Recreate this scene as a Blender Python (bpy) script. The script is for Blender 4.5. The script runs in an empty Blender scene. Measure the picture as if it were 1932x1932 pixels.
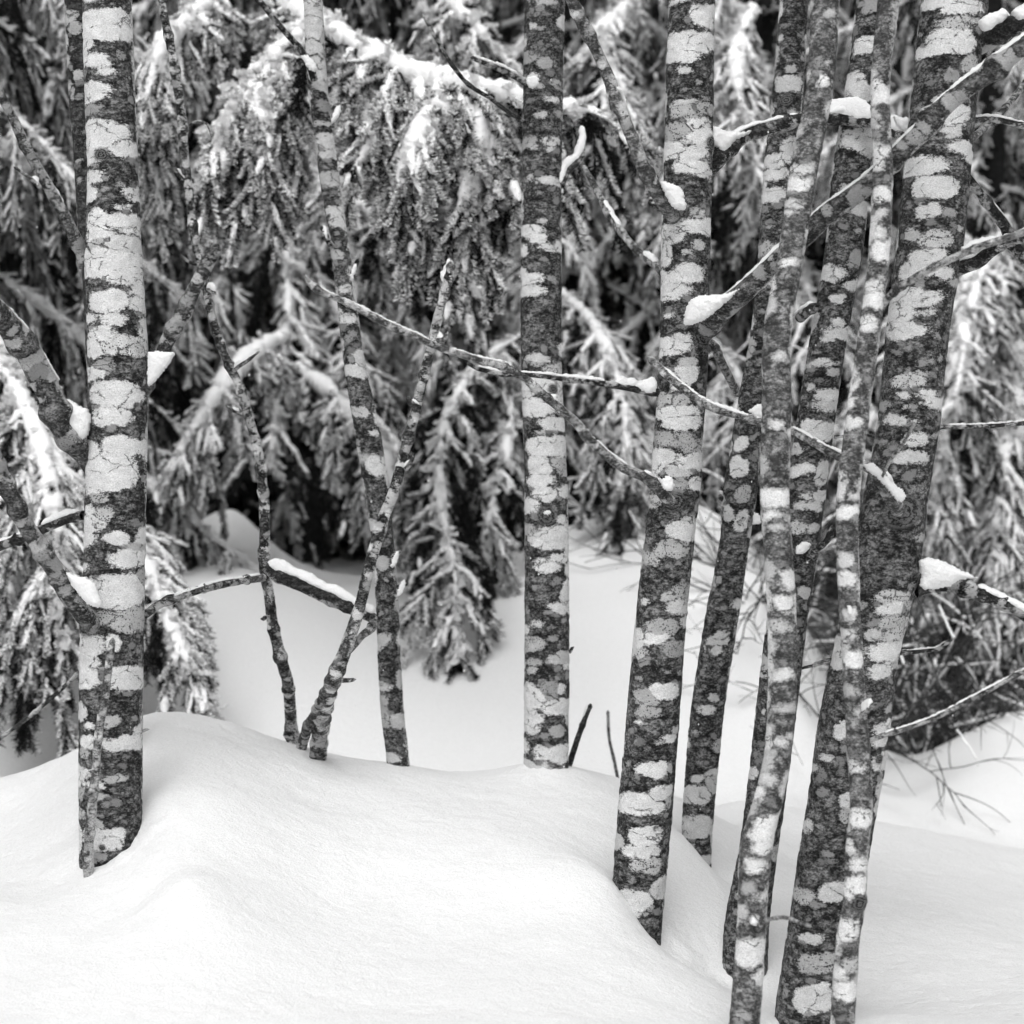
import bpy, math, random
import numpy as np
from mathutils import Vector

# ------------------------------------------------------------------ camera, sky, sun, exposure
scene = bpy.context.scene
COL = scene.collection
K = 0.514 / 1932.0                      # metres per measured unit per metre of distance (70 mm lens, 36 mm sensor)

cam_data = bpy.data.cameras.new("camera")
cam_data.lens = 70.0
cam_data.sensor_width = 36.0
cam_data.clip_start = 0.05
cam_data.clip_end = 1000.0
cam_data.dof.use_dof = True
cam_data.dof.focus_distance = 5.4
cam_data.dof.aperture_fstop = 3.0
cam = bpy.data.objects.new("camera", cam_data)
cam.location = (0, 0, 0)
cam.rotation_euler = (math.radians(90), 0, 0)
COL.objects.link(cam)
scene.camera = cam

SUN_EL, SUN_AZ = math.radians(54), math.radians(188)     # azimuth clockwise from +Y (view direction)
world = bpy.data.worlds.new("World")
scene.world = world
world.use_nodes = True
wn = world.node_tree
wn.nodes.clear()
sky = wn.nodes.new("ShaderNodeTexSky")
sky.sky_type = 'NISHITA'
sky.sun_disc = False
sky.sun_elevation = SUN_EL
sky.sun_rotation = SUN_AZ
sky.air_density = 1.6
sky.dust_density = 6.0
bw = wn.nodes.new("ShaderNodeRGBToBW")                   # black and white photograph: grey overcast light
bg = wn.nodes.new("ShaderNodeBackground")
bg.inputs["Strength"].default_value = 0.135
wo = wn.nodes.new("ShaderNodeOutputWorld")
wn.links.new(sky.outputs[0], bw.inputs[0])
# overcast sky: the zenith is about three times as bright as the horizon
wtc = wn.nodes.new("ShaderNodeTexCoord")
wsx = wn.nodes.new("ShaderNodeSeparateXYZ")
wmr = wn.nodes.new("ShaderNodeMapRange")
wmr.inputs[1].default_value = 0.0; wmr.inputs[2].default_value = 1.0
wmr.inputs[3].default_value = 0.55; wmr.inputs[4].default_value = 1.3
wmu = wn.nodes.new("ShaderNodeMath"); wmu.operation = 'MULTIPLY'
wn.links.new(wtc.outputs["Generated"], wsx.inputs[0])
wn.links.new(wsx.outputs["Z"], wmr.inputs[0])
wn.links.new(bw.outputs[0], wmu.inputs[0])
wn.links.new(wmr.outputs[0], wmu.inputs[1])
wn.links.new(wmu.outputs[0], bg.inputs[0])
wn.links.new(bg.outputs[0], wo.inputs[0])

sun_data = bpy.data.lights.new("sun", 'SUN')
sun_data.energy = 0.5
sun_data.angle = math.radians(35)
sun_data.color = (1, 1, 1)
sun = bpy.data.objects.new("sun", sun_data)
sd = Vector((math.sin(SUN_AZ) * math.cos(SUN_EL), math.cos(SUN_AZ) * math.cos(SUN_EL), math.sin(SUN_EL)))
sun.rotation_euler = sd.to_track_quat('Z', 'Y').to_euler()
COL.objects.link(sun)

scene.view_settings.view_transform = 'Standard'
scene.view_settings.look = 'None'
scene.view_settings.exposure = 0.17
scene.view_settings.gamma = 1.0
scene.render.engine = 'CYCLES'
scene.cycles.max_bounces = 6
scene.cycles.diffuse_bounces = 4

RNG = np.random.default_rng(7)
random.seed(7)

# ------------------------------------------------------------------ helpers
def P(u, v, D):
    """a point measured at (u, v) in the photograph, standing D metres away"""
    return np.array([(u - 966.0) * K * D, D, (966.0 - v) * K * D])

def _hash(ix, iy, iz, seed):
    h = (ix * 374761393 + iy * 668265263 + iz * 2147483647 + seed * 1274126177) & 0xFFFFFFFF
    h = ((h ^ (h >> 13)) * 1274126177) & 0xFFFFFFFF
    h = h ^ (h >> 16)
    return (h & 0xFFFF) / 32767.5 - 1.0

def vnoise(p, scale, seed=0):
    """value noise in -1..1 for (N,3) points"""
    q = np.asarray(p, float) * scale
    i = np.floor(q).astype(np.int64)
    f = q - i
    f = f * f * (3 - 2 * f)
    r = 0
    for dx in (0, 1):
        for dy in (0, 1):
            for dz in (0, 1):
                w = (f[:, 0] if dx else 1 - f[:, 0]) * (f[:, 1] if dy else 1 - f[:, 1]) * (f[:, 2] if dz else 1 - f[:, 2])
                r = r + w * _hash(i[:, 0] + dx, i[:, 1] + dy, i[:, 2] + dz, seed)
    return r

def fbm(p, scale, seed=0, o=3):
    r = 0; a = 1.0
    for k in range(o):
        r = r + a * vnoise(p, scale * 2 ** k, seed + k); a *= 0.5
    return r / 1.75

def mesh_from(name, verts, quads, mat, smooth=True, attrs=None):
    me = bpy.data.meshes.new(name)
    verts = np.asarray(verts, np.float32)
    quads = np.asarray(quads, np.int32)
    nv, nf = len(verts), len(quads)
    me.vertices.add(nv)
    me.vertices.foreach_set("co", verts.ravel())
    me.loops.add(nf * 4)
    me.loops.foreach_set("vertex_index", quads.ravel())
    me.polygons.add(nf)
    me.polygons.foreach_set("loop_start", np.arange(0, nf * 4, 4, dtype=np.int32))
    me.polygons.foreach_set("loop_total", np.full(nf, 4, np.int32))
    me.update(calc_edges=True)
    me.polygons.foreach_set("use_smooth", np.full(nf, smooth))
    if attrs:
        for k, a in attrs.items():
            at = me.attributes.new(k, 'FLOAT', 'POINT')
            at.data.foreach_set("value", np.asarray(a, np.float32))
    me.materials.append(mat)
    return me

def link(name, me, parent=None, loc=None):
    o = bpy.data.objects.new(name, me)
    COL.objects.link(o)
    if parent: o.parent = parent
    if loc is not None: o.location = tuple(loc)
    return o

def tag(o, label=None, cat=None, group=None, kind=None):
    if label: o["label"] = label
    if cat: o["category"] = cat
    if group: o["group"] = group
    if kind: o["kind"] = kind
    return o

def empty(name, loc):
    o = bpy.data.objects.new(name, None)
    o.empty_display_size = 0.1
    o.location = tuple(loc)
    COL.objects.link(o)
    return o

def catmull(pts, step):
    """resample control points (N,C) with a smooth curve at about `step` metres"""
    pts = np.asarray(pts, float)
    if len(pts) == 2:
        pts = np.array([pts[0], (pts[0] + pts[1]) / 2, pts[1]])
    seg = np.linalg.norm(np.diff(pts[:, :3], axis=0), axis=1)
    t = np.concatenate([[0], np.cumsum(np.maximum(seg, 1e-5))])
    n = max(4, int(t[-1] / step) + 1)
    tt = np.linspace(0, t[-1], n)
    m = np.zeros_like(pts)
    m[1:-1] = (pts[2:] - pts[:-2]) / (t[2:] - t[:-2])[:, None]
    m[0] = (pts[1] - pts[0]) / (t[1] - t[0]); m[-1] = (pts[-1] - pts[-2]) / (t[-1] - t[-2])
    idx = np.clip(np.searchsorted(t, tt, side='right') - 1, 0, len(t) - 2)
    h = (t[idx + 1] - t[idx])[:, None]
    s = ((tt - t[idx]))[:, None] / h
    return (2*s**3 - 3*s**2 + 1) * pts[idx] + (s**3 - 2*s**2 + s) * h * m[idx] + (-2*s**3 + 3*s**2) * pts[idx+1] + (s**3 - s**2) * h * m[idx+1]

def grid_quads(nr, nc, closed=True):
    a = np.arange(nr - 1)[:, None] * nc
    c = np.arange(nc if closed else nc - 1)[None, :]
    c2 = (c + 1) % nc
    return np.stack([a + c, a + c2, a + nc + c2, a + nc + c], -1).reshape(-1, 4)

def nrm(v):
    return v / np.maximum(np.linalg.norm(v, axis=-1, keepdims=True), 1e-9)

# ------------------------------------------------------------------ materials
def newmat(name):
    m = bpy.data.materials.new(name)
    m.use_nodes = True
    nt = m.node_tree
    b = nt.nodes["Principled BSDF"]
    b.inputs["Specular IOR Level"].default_value = 0.25
    return m, nt, b

class N:
    """small helper for node trees"""
    def __init__(s, nt): s.nt = nt
    def new(s, t, **kw):
        n = s.nt.nodes.new(t)
        for k, v in kw.items(): setattr(n, k, v)
        return n
    def put(s, sock, v):
        if isinstance(v, (int, float, tuple, list)): sock.default_value = v
        else: s.nt.links.new(v, sock)
    def math(s, op, a, b=None, clamp=False):
        n = s.new("ShaderNodeMath", operation=op, use_clamp=clamp)
        s.put(n.inputs[0], a)
        if b is not None: s.put(n.inputs[1], b)
        return n.outputs[0]
    def noise(s, vec, scale, detail=3, rough=0.55):
        n = s.new("ShaderNodeTexNoise")
        s.put(n.inputs["Vector"], vec)
        n.inputs["Scale"].default_value = scale
        n.inputs["Detail"].default_value = detail
        n.inputs["Roughness"].default_value = rough
        return n.outputs["Fac"]
    def mapr(s, v, a, b, c=0.0, d=1.0, smooth=False):
        n = s.new("ShaderNodeMapRange")
        if smooth: n.interpolation_type = 'SMOOTHSTEP'
        s.put(n.inputs[0], v)
        for i, x in enumerate((a, b, c, d)): s.put(n.inputs[i + 1], x)
        return n.outputs[0]
    def mix(s, f, a, b):
        n = s.new("ShaderNodeMix", data_type='FLOAT')
        s.put(n.inputs[0], f); s.put(n.inputs[2], a); s.put(n.inputs[3], b)
        return n.outputs[0]
    def attr(s, name):
        return s.new("ShaderNodeAttribute", attribute_name=name).outputs["Fac"]

def bark_material(name, dark_lo, dark_hi, light=0.86, soft=0.003, gain=1.0):
    m, nt, b = newmat(name)
    g = N(nt)
    tc = g.new("ShaderNodeTexCoord").outputs["Object"]
    lich, lev, dots, crk, knot = (g.attr(a) for a in ("lichen", "level", "dots", "crack", "knot"))
    mp = g.new("ShaderNodeMapping"); mp.inputs["Scale"].default_value = (1, 1, 1.6)
    nt.links.new(tc, mp.inputs[0]); vec = mp.outputs[0]
    n_edge = g.math('SUBTRACT', g.noise(vec, 85, 6, 0.8), 0.5)
    n_fine = g.noise(vec, 230, 3, 0.8)
    n_mid = g.noise(vec, 48, 5, 0.78)
    n_big = g.noise(vec, 9, 3, 0.5)
    # dark bark: mottled, with fine scaly spots
    n_scale = g.noise(vec, 120, 2, 0.6)
    dk = g.math('ADD', g.math('MULTIPLY', g.mapr(n_mid, 0.40, 0.60), 0.60), g.math('MULTIPLY', g.mapr(n_scale, 0.36, 0.64), 0.40))
    dk = g.math('ADD', dk, g.math('MULTIPLY', g.math('SUBTRACT', g.noise(vec, 16, 4, 0.65), 0.5), 1.7), clamp=True)
    dk = g.math('POWER', dk, 2.2)
    dark = g.mix(dk, dark_lo, dark_hi)
    pale_fleck = g.mapr(g.noise(vec, 130, 3, 0.6), 0.66, 0.74)
    dark = g.mix(g.math('MULTIPLY', pale_fleck, 0.6), dark, 0.42)
    # pale lichen
    grain = g.mapr(n_fine, 0.3, 0.7, 0.62, 1.16)
    blot = g.mapr(g.noise(vec, 28, 4, 0.6), 0.3, 0.7, 0.84, 1.08)
    lt = g.math('MULTIPLY', g.math('MULTIPLY', grain, blot), light)
    vd = g.new("ShaderNodeTexVoronoi", feature='F1'); vd.inputs["Scale"].default_value = 165
    nt.links.new(tc, vd.inputs["Vector"])
    spot = g.math('MULTIPLY', g.math('MULTIPLY', g.mapr(vd.outputs["Distance"], 0.28, 0.42, 1.0, 0.0), dots), g.mapr(g.noise(vec, 60, 2), 0.42, 0.56))
    vs = g.new("ShaderNodeTexVoronoi", feature='F1'); vs.inputs["Scale"].default_value = 260
    nt.links.new(tc, vs.inputs["Vector"])
    sm = g.math('MULTIPLY', g.mapr(vs.outputs["Distance"], 0.16, 0.30, 1.0, 0.0), g.mapr(g.noise(vec, 40, 2), 0.46, 0.60))
    lt = g.mix(g.math('MULTIPLY', sm, 0.7), lt, 0.10)
    lt = g.mix(spot, lt, 0.03)
    lev_col = g.mix(lev, 0.12, lt)
    # wandering cracks inside the pale skin
    wv = g.new("ShaderNodeVectorMath", operation='MULTIPLY_ADD')
    nn = g.new("ShaderNodeTexNoise"); nn.inputs["Scale"].default_value = 38; nn.inputs["Detail"].default_value = 6; nn.inputs["Roughness"].default_value = 0.7
    nt.links.new(vec, nn.inputs["Vector"])
    nt.links.new(nn.outputs["Color"], wv.inputs[0]); wv.inputs[1].default_value = (0.05, 0.05, 0.05); nt.links.new(vec, wv.inputs[2])
    ve = g.new("ShaderNodeTexVoronoi", feature='DISTANCE_TO_EDGE'); ve.inputs["Scale"].default_value = 12
    nt.links.new(wv.outputs[0], ve.inputs["Vector"])
    line = g.math('MULTIPLY', g.mapr(ve.outputs["Distance"], 0.006, 0.020, 1.0, 0.0), g.mapr(g.noise(vec, 17, 2), 0.49, 0.53))
    c_edge = g.mapr(g.math('ADD', crk, g.math('MULTIPLY', n_edge, 0.005)), 0.0004, 0.0024, 1.0, 0.0)
    c_edge = g.math('MULTIPLY', c_edge, g.mapr(g.noise(vec, 30, 2), 0.42, 0.50))
    line = g.math('MAXIMUM', line, c_edge)
    lev_col = g.mix(g.math('MULTIPLY', line, 0.92), lev_col, 0.025)
    # mask
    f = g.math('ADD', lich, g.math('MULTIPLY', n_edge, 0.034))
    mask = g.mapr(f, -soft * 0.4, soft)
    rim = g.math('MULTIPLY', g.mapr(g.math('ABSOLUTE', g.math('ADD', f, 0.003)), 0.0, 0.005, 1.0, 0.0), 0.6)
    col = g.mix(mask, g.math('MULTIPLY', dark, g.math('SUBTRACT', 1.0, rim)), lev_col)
    # branch collars: dark concentric rings
    ring = g.math('SINE', g.math('ADD', g.math('MULTIPLY', knot, 21.0), g.math('MULTIPLY', n_mid, 22.0)))
    kcol = g.mapr(ring, -1, 1, 0.003, 0.17)
    kmask = g.mapr(g.math('ADD', knot, g.math('MULTIPLY', n_edge, 0.9)), 0.55, 1.0, 1.0, 0.0)
    col = g.mix(kmask, col, kcol)
    cc = g.new("ShaderNodeCombineColor")
    for i in range(3): nt.links.new(col, cc.inputs[i])
    nt.links.new(cc.outputs[0], b.inputs["Base Color"])
    b.inputs["Roughness"].default_value = 0.85
    bump = g.new("ShaderNodeBump"); bump.inputs["Strength"].default_value = 0.8; bump.inputs["Distance"].default_value = 0.004
    hgt = g.math('ADD', n_fine, g.math('MULTIPLY', n_mid, 1.5))
    hgt = g.math('SUBTRACT', hgt, g.math('MULTIPLY', line, 1.5))
    nt.links.new(hgt, bump.inputs["Height"])
    nt.links.new(bump.outputs[0], b.inputs["Normal"])
    return m

BARK = bark_material("bark_dark", 0.008, 0.30)
BARK_MID = bark_material("bark_grey", 0.045, 0.42, light=0.92, soft=0.007)
BARK_LIMB = bark_material("bark_limb", 0.020, 0.30, light=0.62)
BARK_BLACK = bark_material("bark_blackish", 0.010, 0.13, light=0.62)

def snow_material(name, val, bumpd, scales):
    m, nt, b = newmat(name)
    g = N(nt)
    tc = g.new("ShaderNodeTexCoord").outputs["Object"]
    n1 = g.noise(tc, scales[0], 3, 0.7)
    n2 = g.noise(tc, scales[1], 3, 0.6)
    col = g.mapr(n1, 0.3, 0.7, val - 0.10, val)
    cc = g.new("ShaderNodeCombineColor")
    for i in range(3): nt.links.new(col, cc.inputs[i])
    nt.links.new(cc.outputs[0], b.inputs["Base Color"])
    b.inputs["Roughness"].default_value = 0.75
    b.inputs["Specular IOR Level"].default_value = 0.15
    bump = g.new("ShaderNodeBump"); bump.inputs["Strength"].default_value = 0.6; bump.inputs["Distance"].default_value = bumpd
    nt.links.new(g.math('ADD', n1, g.math('MULTIPLY', n2, 1.5)), bump.inputs["Height"])
    nt.links.new(bump.outputs[0], b.inputs["Normal"])
    return m

SNOW_GROUND = snow_material("snow_ground", 0.86, 0.007, (170, 45))
SNOW_TWIG = snow_material("snow_on_wood", 0.90, 0.006, (280, 110))
SNOW_BOUGH = snow_material("snow_on_bough", 0.95, 0.004, (120, 40))

def plain(name, lo, hi, scale, rough=0.8):
    m, nt, b = newmat(name)
    g = N(nt)
    tc = g.new("ShaderNodeTexCoord").outputs["Object"]
    col = g.mapr(g.noise(tc, scale, 3, 0.6), 0.3, 0.7, lo, hi)
    cc = g.new("ShaderNodeCombineColor")
    for i in range(3): nt.links.new(col, cc.inputs[i])
    nt.links.new(cc.outputs[0], b.inputs["Base Color"])
    b.inputs["Roughness"].default_value = rough
    return m

NEEDLE = plain("spruce_needles", 0.003, 0.011, 8)
SPRUCE_WOOD = plain("spruce_wood", 0.008, 0.03, 30)
TWIG_WOOD = plain("twig_wood", 0.015, 0.05, 40)

# ------------------------------------------------------------------ the ground
GP = []
def col_pts(u, *vd):
    for v, D in vd:
        if u < 1600 and D > 8.0: D = 7.7 + (D - 8.0) * 0.56 if D < 11.5 else D - 1.8
        GP.append(P(u, v, D))
for u in (-900, -400):
    col_pts(u, (2250, 3.4), (1930, 4.4), (1680, 5.4), (1500, 6.5), (1520, 7.6), (1440, 8.8), (1290, 10.0), (1130, 11.4), (1090, 13), (1060, 16))
col_pts(-100, (2250, 3.4), (1930, 4.4), (1690, 5.2), (1530, 6.2), (1490, 6.8), (1580, 7.6), (1440, 8.8), (1290, 10.0), (1120, 11.4), (1080, 13), (1050, 16))
col_pts(0, (1920, 4.4), (1710, 5.1), (1668, 5.45), (1530, 6.2), (1472, 6.7), (1560, 7.4), (1455, 8.7))
col_pts(80, (1660, 5.4), (1530, 6.0), (1440, 6.55), (1540, 7.3))
col_pts(150, (1930, 4.4), (1740, 4.95), (1648, 5.35), (1560, 5.7), (1440, 6.2), (1410, 6.5), (1500, 7.2), (1440, 8.6), (1300, 9.9), (1140, 11.3), (1090, 12.5))
col_pts(212, (1600, 5.35), (1470, 5.8))
col_pts(270, (1930, 4.4), (1710, 5.0), (1520, 5.45), (1415, 5.85), (1364, 6.2), (1352, 6.5), (1430, 7.2), (1500, 8.2))
col_pts(350, (1660, 5.0), (1470, 5.6), (1372, 6.1), (1346, 6.4), (1420, 7.0), (1480, 8.2), (1310, 9.8), (1125, 11.2), (1055, 12.0), (1000, 12.8))
col_pts(440, (1105, 11.3), (1050, 12.0), (960, 12.8))
col_pts(560, (1100, 11.6), (1095, 12.2), (1085, 12.9))
col_pts(470, (1940, 4.4), (1705, 5.0), (1500, 5.6), (1388, 6.2), (1373, 6.4), (1450, 7.0), (1490, 8.0))
col_pts(600, (1945, 4.4), (1690, 5.2), (1510, 5.8), (1425, 6.25), (1480, 6.9), (1490, 8.0), (1300, 9.7), (1108, 11.4), (1085, 12.8), (1060, 15))
col_pts(750, (1710, 5.2), (1520, 5.8), (1440, 6.3), (1520, 7.0))
col_pts(900, (1945, 4.4), (1710, 5.2), (1515, 5.9), (1462, 6.3), (1540, 7.0), (1500, 8.0), (1290, 9.7), (1082, 11.4), (1065, 12.8), (1050, 15))
col_pts(1030, (1710, 5.2), (1500, 6.0), (1440, 6.35), (1520, 7.0))
col_pts(1150, (1950, 4.4), (1800, 4.95), (1655, 5.35), (1510, 6.0), (1472, 6.35), (1560, 7.1), (1500, 8.1), (1290, 9.7), (1076, 11.3), (1060, 13), (1040, 15))
col_pts(1215, (1745, 5.35), (1560, 5.9))
col_pts(1255, (1768, 5.4), (1700, 5.6))
col_pts(1285, (1570, 5.95), (1505, 6.6), (1560, 7.2))
col_pts(1345, (1636, 6.0))
col_pts(1400, (1990, 4.4), (1945, 4.7), (1885, 5.0), (1800, 5.5), (1645, 6.1), (1560, 6.8), (1512, 7.4), (1540, 8.2), (1300, 9.7), (1090, 11.2), (1010, 12.2), (1000, 14))
col_pts(1370, (1830, 5.45))
col_pts(1500, (1985, 4.65), (1955, 5.0), (1845, 5.5), (1625, 6.5), (1525, 7.4), (1518, 8.3), (1330, 9.7), (1150, 11.2))
col_pts(1650, (1960, 4.5), (1915, 5.0), (1740, 5.9), (1610, 6.9), (1548, 7.6), (1562, 8.1), (1508, 8.7), (1478, 9.2), (1500, 10.0), (1350, 11.5), (1150, 13.5))
col_pts(1800, (1920, 5.0), (1740, 6.0), (1625, 7.0), (1575, 7.6), (1590, 8.1), (1480, 8.8), (1398, 9.35), (1420, 9.9), (1440, 10.8), (1300, 12.5))
col_pts(1932, (1950, 4.4), (1910, 5.0), (1755, 6.0), (1650, 7.0), (1602, 7.6), (1605, 8.1), (1450, 8.8), (1346, 9.35), (1360, 10.0), (1400, 10.8), (1260, 12.5), (1100, 15))
for u in (2200, 2700):
    col_pts(u, (2250, 3.4), (1930, 4.4), (1760, 6.0), (1620, 7.6), (1480, 8.8), (1350, 9.4), (1350, 10.5), (1260, 12.5), (1100, 15))
for u in (300, 1000, 1700): col_pts(u, (2250, 3.4), (2700, 2.6))
for y in (0.5, -2.0):
    for x in (-3, 0, 3): GP.append(np.array([x, y, -1.22]))
GP = np.array(GP)

def _tps_phi(r2): return 0.5 * r2 * np.log(r2 + 1e-12)
_n = len(GP)
_r2 = ((GP[:, None, :2] - GP[None, :, :2]) ** 2).sum(-1)
_A = np.zeros((_n + 3, _n + 3))
_A[:_n, :_n] = _tps_phi(_r2) + np.eye(_n) * 0.0015
_A[:_n, _n] = 1; _A[:_n, _n+1:] = GP[:, :2]
_A[_n, :_n] = 1; _A[_n+1:, :_n] = GP[:, :2].T
_w = np.linalg.solve(_A, np.concatenate([GP[:, 2], [0, 0, 0]]))

def ground_z(x, y):
    x = np.atleast_1d(np.asarray(x, float)); y = np.atleast_1d(np.asarray(y, float))
    xc = np.clip(x, -0.36 * np.maximum(y, 3) - 0.8, 0.36 * np.maximum(y, 3) + 0.8)
    yc = np.clip(y, -1.5, 15.5)
    z = np.empty(len(x))
    for a in range(0, len(x), 20000):
        q = np.stack([xc[a:a+20000], yc[a:a+20000]], 1)
        r2 = ((q[:, None, :] - GP[None, :, :2]) ** 2).sum(-1)
        z[a:a+20000] = _tps_phi(r2) @ _w[:_n] + _w[_n] + q @ _w[_n+1:]
    return z

def axis(parts):
    out = []
    for a, b, s in parts: out.append(np.arange(a, b, s))
    return np.concatenate(out + [[parts[-1][1]]])
gx = axis([(-160, -20, 20), (-20, -6, 1.0), (-6, -2.4, 0.08), (-2.4, 2.4, 0.013), (2.4, 6, 0.08), (6, 20, 1.0), (20, 160, 20)])
gy = axis([(-160, -10, 25), (-10, 3.0, 0.5), (3.0, 7.6, 0.013), (7.6, 12.5, 0.05), (12.5, 20, 0.3), (20, 60, 5), (60, 300, 40)])
X, Y = np.meshgrid(gx, gy)
xx, yy = X.ravel(), Y.ravel()
zz = ground_z(xx, yy)
near = np.exp(-((yy - 5.5) / 3.5) ** 2)
p3 = np.stack([xx, yy, 0 * xx], 1)
zz = zz + 0.009 * fbm(p3, 2.6, 11, 3) * near + 0.006 * fbm(p3, 9.0, 21, 2) * near + 0.0016 * vnoise(p3, 40, 31) * near + 0.0016 * vnoise(p3, 75, 33) * near
zz = zz + 0.03 * fbm(p3, 1.2, 51, 2) * (1 - near)
# trunk wells and snow banked against the stems
WELLS = [(240, 5.35, -0.030, 0.10), (1385, 6.02, -0.05, 0.09), (1270, 5.4, -0.03, 0.08), (1365, 5.45, -0.03, 0.08), (1470, 5.0, -0.02, 0.07), (1030, 6.25, 0.012, 0.12)]
for u, D, a, s in WELLS:
    c = P(u, 0, D)
    rr_ = np.sqrt((xx - c[0]) ** 2 + (yy - c[1]) ** 2)
    zz = zz + 0.007 * vnoise(p3, 60, 77) * np.exp(-(rr_ / 0.12) ** 2)
    zz = zz + a * np.exp(-((xx - c[0]) ** 2 + (yy - c[1]) ** 2) / s ** 2)
gme = mesh_from("snow_ground", np.stack([xx, yy, zz], 1), grid_quads(len(gy), len(gx), False), SNOW_GROUND)
tag(link("snow_ground", gme), kind="structure")
def gz(x, y): return float(ground_z(x, y)[0])

# ------------------------------------------------------------------ alder stems with measured lichen patches
# patches: (x offset, y offset, scale) of the measuring frame, then (X, Y, RX, RY[, level[, dotted]])
PT = {}
PT["t1"] = [
 (150, 0, 2.76, [(240,15,60,25),(310,200,165,105),(190,330,55,55),(270,440,95,50),(330,505,60,22),(180,420,25,60),(260,650,105,75),(230,770,60,35,.35),(330,930,160,100),(420,1010,80,65),(230,1080,60,60),(250,1220,80,45),(210,1320,55,60),(500,1320,60,55),(460,1405,35,22),(400,1412,22,14),(270,1500,85,75),(430,1510,120,60),(300,1600,120,50),(480,1575,60,30),(270,1645,65,38,.6,1),(440,1670,130,60,.85),(350,1790,190,100),(300,1740,110,60),(430,1850,110,90)]),
 (150, 700, 2.76, [(350,110,140,80),(230,215,50,32),(520,40,50,50),(530,140,50,50),(385,240,88,42),(300,330,100,50),(420,405,150,65,.85,1),(270,430,90,60),(265,585,80,50),(320,555,80,40,.4,1),(390,730,175,88),(375,885,132,65),(560,280,30,70),(430,1090,120,75),(560,1100,25,80),(240,1120,60,70),(340,1250,205,130),(260,1370,100,50),(185,1370,40,60,.5,1),(300,1435,60,35,.5,1),(320,1530,75,42,.7,1),(215,1510,35,32),(250,1600,90,60),(220,1700,72,50),(400,1695,85,45),(540,1690,25,60),(500,1750,60,40,.6),(455,1830,105,62),(180,1870,30,30)]),
 (150, 1400, 2.575, [(340,100,170,110),(270,50,70,50,.85),(490,40,30,60,.5,1),(130,250,60,50),(300,270,70,50,.6,1),(430,290,100,80,.6,1),(210,440,100,80),(360,430,45,55),(190,560,90,60,.9),(200,640,90,80),(400,650,110,75),(150,860,45,50,.8),(340,915,70,35,.6),(200,940,30,25),(400,1050,125,50),(200,1050,60,45),(490,980,20,30),(170,1110,40,30,.5,1),(160,1230,55,50),(140,1310,50,50),(250,1310,50,30),(370,1270,60,25,.6),(145,1370,35,40,.5,1),(280,1380,50,25,.6),(150,1490,30,40,.6,1),(255,1560,50,35,.7,1),(300,1640,130,75),(135,1670,25,110),(260,1750,60,35,.4)])]
PT["t3"] = [
 (1200, 0, 2.973, [(400,30,80,22,.6),(510,180,40,50,.8),(300,215,25,20,.7),(290,430,50,40,.4),(380,480,50,40,.4),(300,590,50,35),(340,650,40,22,.5),(470,620,30,25,.5),(430,750,55,26,.8),(345,865,50,25,.7),(500,840,40,30,.4),(275,1055,55,40,.5),(430,1045,60,35,.85),(425,1110,35,18,.8),(305,1100,22,12,.7),(510,1270,15,40),(410,1335,90,28,.8),(275,1300,25,15,.7),(360,1615,40,22,.7),(290,1690,85,45),(330,1750,75,40),(430,1810,80,38),(235,1830,25,50)]),
 (1200, 650, 2.973, [(230,60,20,50),(300,110,90,40),(300,185,90,42),(500,610,25,50),(340,680,95,30,.8),(330,715,60,20,.5,1),(450,750,80,45,.7,1),(360,870,160,70),(300,920,90,30,.9),(330,1030,120,75),(500,980,45,70,.9,1),(440,1150,105,55),(400,1210,75,20,.6,1),(400,1310,155,75),(530,1360,20,40,.7),(480,1430,80,45,.6,1),(520,1490,50,40,.6,1),(350,1450,90,75),(350,1560,100,55),(515,1640,45,50),(380,1660,100,50),(290,1740,60,55),(505,1840,40,32),(290,1920,55,40,.6,1),(440,1920,110,40)]),
 (1200, 1250, 2.973, [(520,100,40,30,.8),(410,200,145,80),(545,250,25,90),(400,385,105,50),(480,340,70,40),(550,420,20,60),(540,600,45,110),(490,680,80,45),(325,805,52,28,.7,1),(255,850,12,40),(315,950,70,58,.6,1),(490,1050,75,45,.7),(545,1120,25,25),(300,1090,48,28,.5,1),(300,1145,42,28,.6,1),(420,1280,80,60,.4,1),(500,1275,35,38),(310,1330,85,85),(275,1235,30,15,.8),(460,1410,105,70),(300,1480,85,65),(290,1560,60,50),(470,1580,60,38,.5),(550,1500,20,60,.8),(250,1700,25,60),(440,1730,130,72),(340,1830,110,40,.8)])]
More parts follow.
